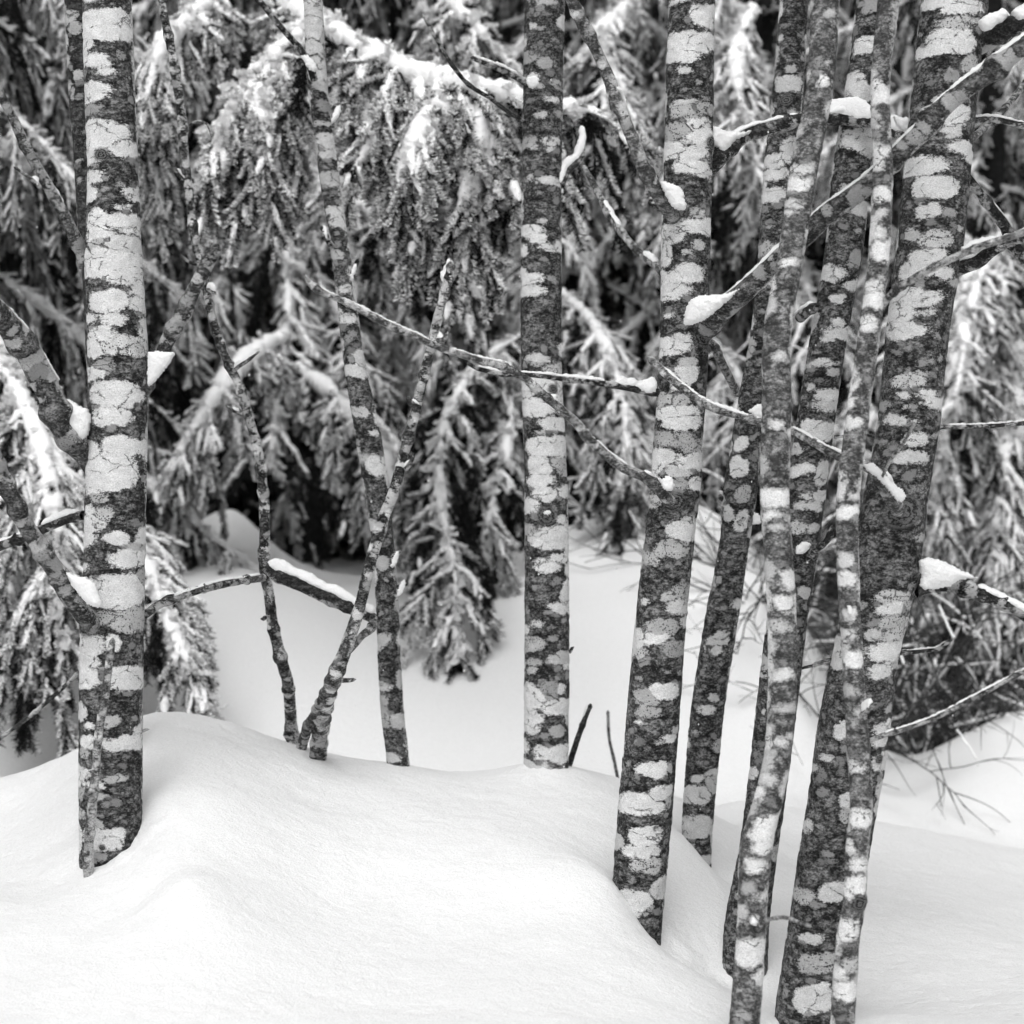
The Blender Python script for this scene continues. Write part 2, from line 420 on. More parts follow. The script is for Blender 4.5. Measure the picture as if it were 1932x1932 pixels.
PT["t4"] = [
 (1520, 0, 2.413, [(320,35,40,20,.8),(460,120,85,70),(400,270,135,60),(340,345,95,45),(350,440,42,22,.8),(370,635,80,18,.8),(345,690,70,32,.6,1),(470,670,55,32,.5,1),(430,755,90,45),(325,785,70,50,.5,1),(440,840,100,50),(300,900,60,60),(400,930,100,50),(450,960,55,22,.5,1),(400,1010,110,45),(470,1040,60,35),(435,1260,42,28,.6),(400,1340,120,50),(300,1390,70,60),(440,1455,38,20,.7),(370,1500,35,15,.7),(250,1500,30,70),(385,1620,85,60),(310,1640,50,40),(255,1650,25,60),(310,1730,80,50),(265,1865,30,18,.8)]),
 (1480, 800, 2.415, [(400,115,95,55),(430,70,60,30,.8),(470,220,60,30,.7),(460,290,80,45),(420,350,60,35),(340,420,60,45,.6,1),(430,430,60,35,.6,1),(420,500,130,38),(440,565,115,45),(400,665,110,45,.5,1),(490,700,70,35,.5,1),(340,780,70,60),(480,790,80,50),(420,850,80,30,.8),(300,850,30,40),(430,915,50,35,.5,1),(510,915,40,45),(280,1030,45,40,.7,1),(440,1190,100,75),(500,1160,40,60),(460,1130,40,25,.8),(430,1280,50,25,.5,1),(380,1310,95,55,.6,1),(260,1360,50,42,.6,1),(430,1550,60,50,.5,1),(350,1580,50,30,.6),(420,1650,75,50,.85),(460,1730,25,30,.8),(220,1610,18,20,.9),(325,1755,100,50,.5,1),(290,1825,85,42),(195,1830,30,60,.9),(390,1890,75,50,.4,1),(195,1900,30,25,.7,1)]),
 (1450, 1550, 2.577, [(430,340,100,55),(320,380,85,55,.5,1),(340,470,80,38,.5,1),(285,540,30,15),(455,640,48,28),(380,660,30,12,.6),(500,590,20,30,.7),(365,830,105,50),(475,830,15,30,.6),(410,970,80,55),(300,1050,135,70),(460,1030,25,30,.5,1),(310,1240,105,62),(370,1210,50,25,.7),(290,1340,115,45),(365,1345,40,30,.85),(320,1425,98,50,.7,1),(150,1290,25,60,.7),(400,1570,45,70,.9),(250,1660,110,75),(200,1620,60,60,.9),(320,1695,55,32,.5,1)])]
PT["t5"] = [
 (1450, 1550, 2.577, [(780,30,70,40,.7),(745,95,58,38,.8),(745,385,30,22,.6),(700,455,50,32,.8),(630,610,25,12,.5),(770,690,40,45,.5,1),(730,870,50,40,.7),(650,900,45,30,.7),(650,1000,85,60,.75),(650,1190,90,75,.75),(740,930,30,60,.6),(690,1410,50,30,.7),(600,1300,25,20,.6)]),
 (1480, 800, 2.415, [(790,680,40,50),(780,820,55,60),(790,980,50,50,.5,1),(720,1090,35,45,.7),(790,1140,40,60,.9),(660,1495,20,20,.4),(755,1625,40,32,.8),(660,1830,50,40,.7),(615,1900,40,35,.7)]),
 (1800, 0, 2.76, [(340,585,90,55,.8),(340,480,40,20,.6),(340,1000,60,70,.8),(370,780,40,25,.6),(270,1090,85,45),(260,1180,90,40),(250,1320,80,50),(205,1680,65,50,.6,1),(290,270,15,30,.7),(210,1540,18,8,.6),(200,1900,60,40,.8)])]
PT["t6"] = [
 (1800, 0, 2.76, [(880,60,60,60,.4),(850,325,75,62,.9),(790,590,55,100,.9),(860,650,60,60,.7),(780,520,40,30,.8),(810,960,120,90,.9),(870,1030,60,40,.8),(800,1420,95,55,.7),(760,1380,60,40,.6),(700,1290,40,30,.6),(800,1570,30,20,.5),(630,1850,85,60,.85),(770,1760,50,60,.4)]),
 (1780, 600, 2.76, [(810,270,50,40,.8),(720,360,55,38,.85),(705,525,50,25,.9),(715,590,85,45,.9),(660,635,50,20,.8),(620,795,95,20,.8),(680,870,45,25,.6),(530,965,20,25,.7),(650,1020,85,50,.9),(640,1085,90,30,.8),(590,1250,110,70,.9),(550,1220,80,50),(450,1370,30,40,.8),(485,1505,75,42),(610,1530,50,80,.75),(570,1670,80,35,.85),(520,1750,90,40,.75),(450,1900,60,40,.7,1),(540,1900,60,30,.7)]),
 (1650, 1200, 2.76, [(850,680,45,45,.7),(600,1140,20,50,.7),(590,1230,15,20,.8),(580,1470,15,20,.8),(510,1880,40,50,.9)]),
 (1650, 1850, 2.972, [(700,680,30,60,.5,1),(450,1000,20,40,.3)])]
PT["t7"] = [
 (1800, 0, 2.76, [(555,570,55,40,1),(600,450,30,15,.7),(440,1140,80,45,.8),(420,1235,75,55,1),(385,1390,60,40,.7),(345,1445,40,20,.9),(430,1755,18,25,.8),(460,1580,20,50,.9),(620,110,40,40,.5)]),
 (1780, 600, 2.76, [(395,120,70,38,1),(330,750,50,28,.8),(310,1200,60,30,.9),(395,1250,22,40,.9),(310,1700,100,65,1),(290,1815,70,35,.9),(390,1840,25,30,.8)]),
 (1650, 1200, 2.76, [(670,240,60,25,.6),(740,590,80,65,.9),(720,750,80,60,.9),(680,900,70,50,.6,1),(640,1050,40,60,.7),(715,1225,78,42,.9),(720,1450,90,30,.6),(760,1640,40,30,.8),(680,1690,60,35,.8),(640,1780,60,20,.6)]),
 (1650, 1850, 2.972, [(660,150,90,60,.7),(600,260,30,50,.9),(790,180,25,100,.8),(650,440,100,50,1),(620,530,110,60,1),(610,620,100,60,1),(580,760,90,55,.95),(510,920,50,60,.4),(620,990,70,35,.85),(480,1100,50,60,.7),(540,1390,105,100,1),(590,1580,60,60,.9),(480,1850,60,40,.4),(560,1160,30,30,.9)])]
PT["t9"] = [
 (1800, 0, 2.76, [(1030,50,20,15,.9),(965,650,75,70,.95),(960,1020,60,50,.9),(940,1100,40,60,.8),(975,1320,62,55,.95),(950,1450,40,40,.8),(950,1570,45,50,.9),(970,1700,75,75,1)]),
 (1780, 600, 2.76, [(1015,220,40,20,.8),(970,290,60,45,.9),(980,380,80,60,1),(930,540,60,62,.95),(840,1190,65,45,.95),(840,1670,50,30,.8),(800,1790,75,55,1)]),
 (1650, 1200, 2.76, [(1150,460,60,60,.8),(1160,600,70,55,.95),(1180,830,45,60,.9),(1160,960,70,40,.7),(1190,1130,80,60,1),(1170,1340,50,40,.5),(1240,1500,50,40,.7),(1210,1850,60,50,.8,1)]),
 (1650, 1850, 2.972, [(1340,430,85,75,1),(1330,760,85,75,.95),(1270,640,30,50,.9),(1310,920,90,60,1),(1260,960,50,50,1),(1250,1220,85,85,1),(1250,1500,68,50,.6,1),(1190,1550,50,60,.9),(1230,1680,90,80,1),(1290,1570,30,40,1)])]
PT["t8"] = [
 (1800, 0, 2.76, [(1400,40,150,50),(1480,100,150,50),(1440,200,140,40,.7,1),(1400,290,150,55),(1320,380,110,45),(1480,340,100,60),(1530,470,70,60,.6,1),(1400,560,60,50,.3),(1320,690,50,25,.7),(1430,820,100,75,.9),(1400,900,80,30,.8),(1410,940,50,20,.7),(1470,1020,90,45,.9),(1530,1070,40,50,.9),(1250,1150,120,75,.95),(1305,1290,150,75,.95),(1250,1440,85,55,.9),(1400,1470,45,30,.4),(1460,1570,35,20,.7),(1150,1600,45,40,.7),(1295,1635,115,60,.8,1)]),
 (1780, 600, 2.76, [(1300,90,115,50),(1250,180,120,70,.95),(1410,210,70,45,.9),(1490,270,40,30,.6),(1240,380,155,70,.95),(1150,480,80,60,.95),(1180,585,105,60,.95),(1310,470,50,22,.8),(1180,920,110,55,.8,1),(1250,880,50,30,.6,1),(1145,1008,42,20,.8),(1290,1015,75,30,.9),(1355,1070,80,45,.95),(1170,1080,20,10,.7),(1090,1170,62,38,.85),(1210,1200,32,15,.8),(1220,1310,85,50,.85),(1190,1440,125,48,.75),(1030,1080,30,30,.4),(1370,1280,50,20,.4),(1340,1750,25,60,.5)]),
 (1650, 1200, 2.76, [(1620,310,40,30,.5),(1430,700,125,52,.75,1),(1400,790,100,45,1),(1530,760,50,40,.6,1),(1420,880,110,45,.6,1),(1540,860,25,50,.8),(1430,970,100,60,.7,1),(1300,960,50,40,.7),(1370,1070,130,70,1),(1470,1130,50,60,.7,1),(1350,1170,90,45,.9),(1340,1225,80,30,.9),(1410,1450,30,30,.5),(1380,1580,90,60,.95),(1350,1660,60,40,.9),(1350,1800,70,70,.9),(1085,1050,30,90,.8),(1110,1100,40,80,.8),(1100,1590,55,70,.9),(990,1770,35,25,.8),(940,1860,20,25,.6)]),
 (1650, 1850, 2.972, [(1215,270,75,55,.8),(1200,370,60,50,.5,1),(960,480,18,50,.8),(1450,220,30,70,.8),(1440,330,25,80,.8),(1110,935,105,75,.85),(930,970,65,50,.6,1),(950,1270,90,35,.8),(990,1440,130,80,.55,1),(980,1700,150,105,.95),(1150,1340,25,30,.8),(1220,700,30,50,.6)])]
PT["t2"] = [
 (700, 0, 1.68, [(105,30,45,28,.8),(115,75,45,30,.8),(120,130,45,35,.85),(110,200,40,28,.8),(130,290,45,60,.75),(150,355,45,30,.6),(160,440,30,20,.3),(150,515,35,12,.6),(165,585,45,32,.8),(170,640,42,22,.7),(175,740,45,30,.6),(200,870,40,20,.8),(215,915,42,28,.8),(205,1050,35,25,.6)]),
 (700, 650, 1.68, [(240,97,30,20,.8),(252,215,33,24,.9),(295,375,30,28,.8),(285,430,45,30,.9),(305,600,35,22,.7),(360,690,20,12,.8),(335,790,35,22,.6,1),(365,815,45,45,.9),(360,1060,30,25,.8)]),
 (600, 1250, 1.68, [(560,210,30,30,.5),(560,520,32,25,.6),(570,715,28,20,.8),(570,810,20,70,.6),(630,860,40,35,.7),(610,1000,35,22,.8),(630,690,12,40,.6)])]
PT["t0"] = [(150, 0, 2.76, [(70,130,60,50,.8),(110,220,50,40,.7),(55,415,14,40,.8),(125,520,35,38,.8),(85,640,15,40,.7),(140,1100,30,20,.6),(150,1240,20,20,.6)])]

def patch_fields(th, rr, s, pos, patches, knots, seed):
    """signed distance of the pale skin, its level, dots and the crack between two patches"""
    n = len(th)
    f1 = np.full(n, -1.0); f2 = np.full(n, -1.0)
    lev = np.ones(n); dots = np.zeros(n)
    wx = 0.014 * fbm(pos, 26, seed, 3); wz = 0.012 * fbm(pos, 26, seed + 9, 3)
    for (tc, sc, aw, ah, lv, dt) in patches:
        m = np.abs(s - sc) < ah * 2.2 + 0.03
        if not m.any(): continue
        d = (th[m] - tc + math.pi) % (2 * math.pi) - math.pi
        dx = d * rr[m] + wx[m]; dz = s[m] - sc + wz[m]
        rho = (np.abs(dx / aw) ** 2.4 + np.abs(dz / ah) ** 2.4) ** (1 / 2.4)
        f = (1 - rho) * min(aw, ah) + 0.0010
        a1, a2 = f1[m], f2[m]
        top = f > a1
        f2[m] = np.where(top, a1, np.maximum(a2, f))
        f1[m] = np.where(top, f, a1)
        L = lev[m]; L[top] = lv; lev[m] = L
        Dt = dots[m]; Dt[top] = dt; dots[m] = Dt
    flank_pale = 0.010 * fbm(pos * np.array([1, 1, .25]), 30, seed + 40, 3) - np.abs(((th - 1.62 + math.pi) % (2 * math.pi)) - math.pi) * rr * .22 + 0.0005  # pale noisy streaks down the right flank of each stem
    m = flank_pale > f1
    f1 = np.where(m, flank_pale, f1); lev = np.where(m, .85, lev); dots = np.where(m, 0, dots)
    crk = np.where(f2 > -0.002, f1 - f2, 1.0)
    kn = np.full(n, 9.0)
    for (tc, sc, kr) in knots:
        d = (th - tc + math.pi) % (2 * math.pi) - math.pi
        kn = np.minimum(kn, np.sqrt((d * rr) ** 2 + ((s - sc) * 1.15) ** 2) / kr)
    return np.clip(f1, -0.03, 0.05), lev, dots, np.clip(crk, 0, 0.03), kn

def random_patches(length, radius, frac, rng, sizes=(0.012, 0.035), back_only=False, lv=(.55, 1)):
    out = []
    area = 2 * math.pi * radius * length
    mean = math.pi * (sum(sizes) / 2) ** 2 * 0.75
    for _ in range(int(frac * area / mean)):
        a = rng.uniform(*sizes)
        t = rng.uniform(-math.pi, math.pi)
        if back_only:
            t = rng.uniform(math.pi * 0.62, math.pi * 1.38)
        out.append((t, rng.uniform(0, length), a * 1.25, a * rng.uniform(0.5, 1.0), rng.uniform(*lv), float(rng.random() < 0.25)))
    return out

def trunk_mesh(name, ctrl, D0, D1, mat, base, key, knots_px=(), nth=96, step=0.0045, seed=1, bend_y=0.0):
    """near-vertical stem from measured (v, u_left, u_right); D0 at the bottom, D1 at the top"""
    ctrl = sorted(ctrl)
    vs = np.array([c[0] for c in ctrl], float)
    vb, vt = vs[-1], vs[0]
    pts = []
    for v, l, r in reversed(ctrl):
        t = (vb - v) / (vb - vt)
        D = D0 + (D1 - D0) * t
        p = P((l + r) / 2, v, D)
        pts.append([p[0], p[1], p[2], (r - l) / 2 * K * D])
    c = catmull(pts, step)
    n = len(c)
    C, R = c[:, :3], c[:, 3]
    s = np.concatenate([[0], np.cumsum(np.linalg.norm(np.diff(C, axis=0), axis=1))])
    th = np.linspace(-math.pi, math.pi, nth, endpoint=False)
    TH = np.tile(th, n); RR = np.repeat(R, nth); SS = np.repeat(s, nth)
    CC = np.repeat(C, nth, axis=0)
    dirv = np.stack([np.sin(TH), -np.cos(TH), 0 * TH], 1)
    # patches from measurements
    zz_ = C[:, 2]
    def locate(ox, oy):
        u, v = ox * 0.7728, oy * 0.7728
        i = int(np.argmin(np.abs(966 - C[:, 2] / (K * C[:, 1]) - v)))
        D = C[i, 1]
        cu = 966 + C[i, 0] / (K * D); hw = R[i] / (K * D)
        return i, u, cu, hw, D
    pats = []
    for ox, oy, sc, lst in PT.get(key, ()):
        for q in lst:
            i, u, cu, hw, D = locate(ox + q[0] / sc, oy + q[1] / sc)
            rx = q[2] / sc * 0.7728; ry = q[3] / sc * 0.7728
            a = np.clip((u - rx - cu) / hw, -1, 1); b = np.clip((u + rx - cu) / hw, -1, 1)
            ta, tb = math.asin(a), math.asin(b)
            if a < -0.93: ta -= 0.45
            if b > 0.93: tb += 0.45
            if tb - ta < 0.05: continue
            pats.append(((ta + tb) / 2, s[i], (tb - ta) / 2 * R[i], ry * K * D, q[4] if len(q) > 4 else 1.0, q[5] if len(q) > 5 else 0))
    rng = np.random.default_rng(seed)
    pats += random_patches(s[-1], float(R.mean()), 0.5, rng, (0.015, 0.045), back_only=True)
    pats = random_patches(s[-1], float(R.mean()), 0.05, rng, (0.004, 0.013), lv=(.08, .35)) + pats
    knots = []
    for ku, kv, kr in knots_px:
        i, u, cu, hw, D = locate(ku / 0.7728, kv / 0.7728)
        knots.append((math.asin(np.clip((ku - cu) / hw, -0.98, 0.98)), s[i], kr * K * D))
    pos0 = CC + dirv * RR[:, None]
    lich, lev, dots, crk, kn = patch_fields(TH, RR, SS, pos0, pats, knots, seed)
    rad = RR * (1 + 0.018 * fbm(pos0, 9, seed + 3, 3)) + 0.0013 * vnoise(pos0, 70, seed + 5) + 0.0008 * vnoise(pos0, 150, seed + 6)
    g = np.clip(1.35 - kn, 0, 1)
    rad = rad + 0.30 * np.clip(g, 0, 0.6) * 0.022 + np.where(kn < 1, 0.0012 * np.sin(kn * 26), 0)
    V = CC + dirv * rad[:, None] - base
    q = grid_quads(n, nth)
    return mesh_from(name, V, q[:, ::-1], mat, attrs=dict(lichen=lich, level=lev, dots=dots, crack=crk, knot=kn)), C, R

def limb_mesh(name, pts, mat, base, seed, frac=0.45, nth=20, step=0.008, knots=(), rough=0.08):
    """any slender limb: pts of (x, y, z, radius)"""
    c = catmull(pts, step)
    C, R = c[:, :3], np.maximum(c[:, 3], 0.0008)
    n = len(C)
    s = np.concatenate([[0], np.cumsum(np.linalg.norm(np.diff(C, axis=0), axis=1))])
    jit = fbm(np.stack([s, 0*s, 0*s], 1), 14, seed, 2)
    C = C + nrm(RNG.normal(size=3))[None, :] * (jit * R * 0.35)[:, None]
    T = nrm(np.gradient(C, axis=0))
    A = nrm(np.cross(T, np.array([0.02, -1.0, 0.03])))
    B = np.cross(A, T)
    th = np.linspace(-math.pi, math.pi, nth, endpoint=False)
    TH = np.tile(th, n); RR = np.repeat(R, nth); SS = np.repeat(s, nth)
    dirv = np.repeat(A, nth, 0) * np.sin(TH)[:, None] + np.repeat(B, nth, 0) * np.cos(TH)[:, None]
    pos = np.repeat(C, nth, 0) + dirv * RR[:, None]
    rng = np.random.default_rng(seed)
    sz = float(R.mean())
    pats = random_patches(s[-1], sz, frac * 1.15, rng, (max(0.004, sz * 0.3), max(0.010, sz * 1.15)), lv=(.3, .95))
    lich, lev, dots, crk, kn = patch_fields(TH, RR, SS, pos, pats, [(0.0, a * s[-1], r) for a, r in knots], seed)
    rad = RR * (1 + rough * fbm(pos, 45, seed + 1, 2)) + 0.0006 * vnoise(pos, 120, seed + 2)
    # small buds and nodes
    for k in range(int(s[-1] / 0.11)):
        sc = rng.uniform(0, s[-1]); rad = rad + sz * 0.28 * np.exp(-((SS - sc) / (sz * 0.6 + 0.002)) ** 2)
    endt = np.clip((s[-1] - SS) / (sz * 0.8), 0.05, 1) ** 0.5
    V = np.repeat(C, nth, 0) + dirv * (rad * endt)[:, None] - base
    return mesh_from(name, V, grid_quads(n, nth), mat, attrs=dict(lichen=lich, level=lev, dots=dots, crack=crk, knot=kn)), c

def snow_cap_mesh(pts, base, seed, step=0.005, nth=14, grain=0.0022):
    """snow lying along a limb: pts of (x, y, z, half width, height); z is where the snow starts"""
    c = catmull(pts, step)
    n = len(c)
    C = c[:, :3]; W = np.maximum(c[:, 3], 0.001); H = np.maximum(c[:, 4], 0.001)
    T = nrm(np.gradient(C, axis=0))
    up = np.array([0, 0, 1.0])
    S = nrm(np.cross(T, up)); S[np.linalg.norm(np.cross(T, up), axis=1) < 0.15] = (1, 0, 0)
    U = nrm(np.cross(S, T)); U[U[:, 2] < 0] *= -1
    U = nrm(U * 0.75 + up * 0.25)
    s = np.linspace(0, 1, n)
    end = np.clip(np.minimum(s, 1 - s) * n * step / (0.6 * W.mean() + 0.004), 0.06, 1) ** 0.5
    th = np.linspace(0, 2 * math.pi, nth, endpoint=False)
    cx = np.cos(th); sy = np.sin(th); sy = np.where(sy < 0, sy * 0.35, sy)
    lump = 1 + 0.35 * fbm(np.stack([s * n * step, 0*s, 0*s], 1), 16, seed, 3)
    V = C[:, None, :] + S[:, None, :] * (cx[None, :, None] * (W * end)[:, None, None]) + U[:, None, :] * (sy[None, :, None] * (H * end * lump)[:, None, None])
    V = V.reshape(-1, 3)
    ctr = np.repeat(C, nth, 0)
    out = nrm(V - ctr)
    V = V + out * (grain * vnoise(V, 260, seed) + grain * 0.9 * vnoise(V, 110, seed + 1))[:, None] + out * (W.mean() * 0.18 * fbm(V, 30, seed + 2, 2))[:, None]
    return mesh_from("snow", V - base, grid_quads(n, nth), SNOW_TWIG)

SEED = [100]
def ns():
    SEED[0] += 1
    return SEED[0]

def limb(tree, base, uvd, mat=None, frac=0.45, snow=None, name="branch", knots=(), label=None, nth=20):
    """measured branch: uvd of (u, v, D, half width in units); snow: list of (t0, t1, width factor, height in units)"""
    pts = []
    for u, v, D, hw in uvd:
        p = P(u, v, D); pts.append([p[0], p[1], p[2], hw * K * D])
    me, c = limb_mesh(name, pts, mat or BARK_LIMB, base, ns(), frac * .55, knots=knots, nth=nth)
    o = link(name, me, tree)
    if label: o["label"] = label
    for t0, t1, wf, h in (snow or ()):
        n = len(c); i0, i1 = int(t0 * (n - 1)), max(int(t1 * (n - 1)), int(t0 * (n - 1)) + 3)
        idx = np.unique(np.linspace(i0, min(i1, n - 1), 9).astype(int))
        sp = []
        for k, i in enumerate(idx):
            r = c[i, 3]; hh = h * K * c[i, 1]
            tg = nrm(c[min(i + 2, n - 1), :3] - c[max(i - 2, 0), :3])
            un = nrm(np.array([0, 0, 1.0]) - tg * tg[2])
            q = c[i, :3] + un * r * 0.80
            sp.append([q[0], q[1], q[2], r * min(1.0, wf * 1.25), hh * RNG.uniform(0.75, 1.3)])
        link("snow", snow_cap_mesh(sp, base, ns()), o)
    return o

def lump(parent, base, outline, D, depth, D2=None):
    """snow heaped in a fork: traced outline, rounded in depth, with a crumbly rim"""
    pts = np.array(outline, float)
    if D2 is None: D2 = D
    px = catmull(np.concatenate([np.vstack([pts, pts[:1]]), np.zeros((len(pts) + 1, 1))], 1), 1.0)[:-1, :2]   # smooth closed outline
    px = (px + np.roll(px, 1, 0) + np.roll(px, -1, 0) + np.roll(px, 2, 0) + np.roll(px, -2, 0)) / 5
    st = 0.0030 / (K * D)                                   # 3 mm cells
    us = np.arange(px[:, 0].min() - st, px[:, 0].max() + 2 * st, st)
    vs = np.arange(px[:, 1].min() - st, px[:, 1].max() + 2 * st, st)
    U_, V_ = np.meshgrid(us, vs)
    sd_ = ns()
    q3 = np.stack([U_.ravel(), V_.ravel(), 0 * U_.ravel()], 1)
    qu = U_.ravel() + 1.5 * vnoise(q3, .30, sd_); qv = V_.ravel() + 1.5 * vnoise(q3, .30, sd_ + 1)
    x1, y1 = px[:, 0], px[:, 1]; x2, y2 = np.roll(x1, -1), np.roll(y1, -1)
    cond = ((y1[None] > qv[:, None]) != (y2[None] > qv[:, None])) & (qu[:, None] < (x2 - x1)[None] * (qv[:, None] - y1[None]) / (y2 - y1 + 1e-9)[None] + x1[None])
    ins = (cond.sum(1) % 2 == 1)
    dist = np.sqrt(((qu[:, None] - x1[None]) ** 2 + (qv[:, None] - y1[None]) ** 2).min(1))
    dm = max(dist[ins].max() * .9, 1e-3)
    t = np.clip(dist / dm, 0, 1)
    h = depth * np.sqrt(1 - (1 - t) ** 2) + 0.6
    h = h * (1 + .16 * fbm(q3, .09, sd_ + 2, 3)) + .7 * vnoise(q3, .45, sd_ + 3) * t
    Dm = D + (D2 - D) * (U_.ravel() - us[0]) / (us[-1] - us[0])
    nr, nc = U_.shape
    jx = .35 * vnoise(q3, .6, sd_ + 4) ; jy = .35 * vnoise(q3, .6, sd_ + 5)
    def sheet(sgn):
        Y_ = Dm - sgn * h * K * D
        return np.stack([(U_.ravel() + jx - 966) * K * Dm, Y_, (966 - V_.ravel() - jy) * K * Dm], 1)
    F, Bk = sheet(1), sheet(-1)
    I = ins.reshape(nr, nc)
    cell = I[:-1, :-1] & I[1:, :-1] & I[:-1, 1:] & I[1:, 1:]
    a, b_ = np.nonzero(cell)
    q0 = a * nc + b_; q1 = q0 + 1; q2 = q0 + nc + 1; q3_ = q0 + nc
    n = nr * nc
    quads = [np.stack([q0, q3_, q2, q1], 1), np.stack([q0, q1, q2, q3_], 1) + n]
    pad = np.pad(cell, 1)
    for (di, dj, e0, e1) in ((-1, 0, q0, q1), (1, 0, q2, q3_), (0, -1, q3_, q0), (0, 1, q1, q2)):
        m = ~pad[1 + a + di, 1 + b_ + dj]
        quads.append(np.stack([e0[m], e1[m], e1[m] + n, e0[m] + n], 1))
    Q = np.concatenate(quads)
    used = np.unique(Q); remap = np.zeros(2 * n, int); remap[used] = np.arange(len(used))
    V = np.concatenate([F, Bk])[used]
    return link("snow", mesh_from("snow", V - base, remap[Q], SNOW_TWIG), parent)

ALDERS = {}
def alder(key, label, ctrl, D0, D1, mat, knots=(), seed=1, nth=96, group="lichen spotted alder stems", name="alder_tree", step=0.0045):
    ctrl = sorted(ctrl)
    v, l, r = ctrl[-1]
    if D0 > 0:
        p = P((l + r) / 2, v, D0)
    base = np.array([p[0], p[1], p[2]])
    t = empty(name, base)
    tag(t, label, "tree", group)
    me, C, R = trunk_mesh("trunk", ctrl, D0, D1, mat, base, key, knots, nth=nth, seed=seed, step=step)
    link("trunk", me, t)
    ALDERS[key] = (t, base)
    return t, base

# --- the thick stem at the left
t1, b1 = alder("t1", "thick pale-spotted trunk at the left with a thin shoot before its foot",
    [(-330, 150, 236), (-100, 153, 243), (0, 155, 248), (200, 161, 255), (324, 165, 260), (500, 160, 268), (560, 162, 272), (694, 166, 279), (827, 164, 277), (960, 160, 275), (1079, 158, 272), (1180, 152, 271), (1313, 150, 268), (1480, 149, 268), (1640, 150, 266), (1800, 148, 268)],
    5.42, 5.30, BARK, [(200, 298, 18), (172, 1175, 34), (156, 820, 16), (205, 1590, 9)], seed=11)
limb(t1, b1, [(165, 500, 5.38, 13), (130, 425, 5.34, 12), (95, 360, 5.3, 11), (55, 290, 5.25, 10), (20, 215, 5.2, 9), (-25, 130, 5.1, 8)], frac=0.35, snow=[(0.30, 0.40, .5, 4)])
limb(t1, b1, [(75, 352, 5.27, 4), (55, 335, 5.25, 3.5), (25, 314, 5.22, 2.5)], name="twig", snow=[(0.1, 0.45, 1.3, 7)])
limb(t1, b1, [(182, 895, 5.42, 15), (150, 850, 5.33, 19), (118, 800, 5.3, 22), (88, 730, 5.25, 24), (52, 670, 5.2, 25), (10, 610, 5.12, 24), (-40, 555, 5.0, 24)], frac=0.55, snow=[(0.45, 0.85, .55, 9)])
lump(t1, b1, [(110,752),(130,752),(150,765),(168,774),(168,818),(158,830),(148,828),(132,815),(120,790)], 5.3, 17)
limb(t1, b1, [(192, 1205, 5.38, 16), (160, 1165, 5.28, 19), (125, 1110, 5.25, 18), (85, 1050, 5.2, 17), (45, 985, 5.15, 16), (5, 905, 5.08, 16), (-35, 830, 5.0, 16)], frac=0.55)
lump(t1, b1, [(120,1075),(140,1083),(165,1090),(180,1100),(190,1125),(193,1143),(180,1147),(165,1140),(148,1122),(130,1097)], 5.23, 15)
limb(t1, b1, [(158, 972, 5.42, 9), (130, 978, 5.46, 9), (95, 992, 5.5, 9), (45, 1013, 5.55, 9), (0, 1030, 5.6, 9), (-40, 1042, 5.65, 9)], mat=BARK_BLACK, frac=0.15, snow=[(0.05, 0.4, .9, 10), (0.5, 0.8, .6, 5)])
limb(t1, b1, [(150, 1268, 5.45, 4), (110, 1305, 5.5, 4), (60, 1348, 5.55, 4), (-30, 1415, 5.65, 4)], mat=BARK_BLACK, frac=0.1, name="twig")
limb(t1, b1, [(272, 745, 5.36, 8), (292, 700, 5.3, 11), (318, 640, 5.25, 14), (345, 590, 5.2, 14), (372, 535, 5.17, 13), (395, 490, 5.15, 13), (412, 462, 5.13, 12)], frac=0.5, label="broken off branch stub pointing up and right")
lump(t1, b1, [(278,664),(300,662),(322,664),(331,664),(322,682),(310,699),(298,714),(290,722),(279,730)], 5.27, 15, 5.24)
limb(t1, b1, [(268, 1165, 5.45, 8), (300, 1142, 5.5, 8), (350, 1122, 5.55, 8), (410, 1103, 5.65, 8), (460, 1095, 5.75, 8), (500, 1088, 5.85, 8)], frac=0.3, snow=[(0.2, 0.95, .7, 3)])
limb(t1, b1, [(267, 1380, 5.4, 3), (276, 1377, 5.4, 2.5), (282, 1376, 5.4, 2)], name="twig")

# thin shoot in front of its foot
def sapling(label, uvd, mat=BARK, frac=0.5, cat="sapling", group=None, name="sapling", **kw):
    u, v, D, hw = uvd[0]
    base = P(u, v, D)
    t = empty(name, base)
    tag(t, label, cat, group)
    limb(t, base, uvd, mat=mat, frac=frac, name="stem", **kw)
    return t, base
sapling("thin broken shoot standing right in front of the left trunk's foot",
    [(160, 1790, 5.30, 9), (164, 1670, 5.30, 9), (168, 1600, 5.28, 9), (172, 1530, 5.25, 9), (180, 1450, 5.23, 8), (188, 1370, 5.21, 8), (198, 1310, 5.2, 8), (206, 1250, 5.2, 7), (212, 1204, 5.2, 6)], mat=BARK_MID, frac=0.4)

t0, b0 = alder("t0", "dark trunk mostly hidden behind the thick left trunk",
    [(-330, 100, 155), (0, 121, 176), (150, 128, 186), (300, 139, 198), (420, 146, 206), (520, 155, 215), (900, 172, 232), (1300, 184, 244), (1560, 188, 248), (1700, 190, 250)],
    5.95, 5.75, BARK_BLACK, seed=12)

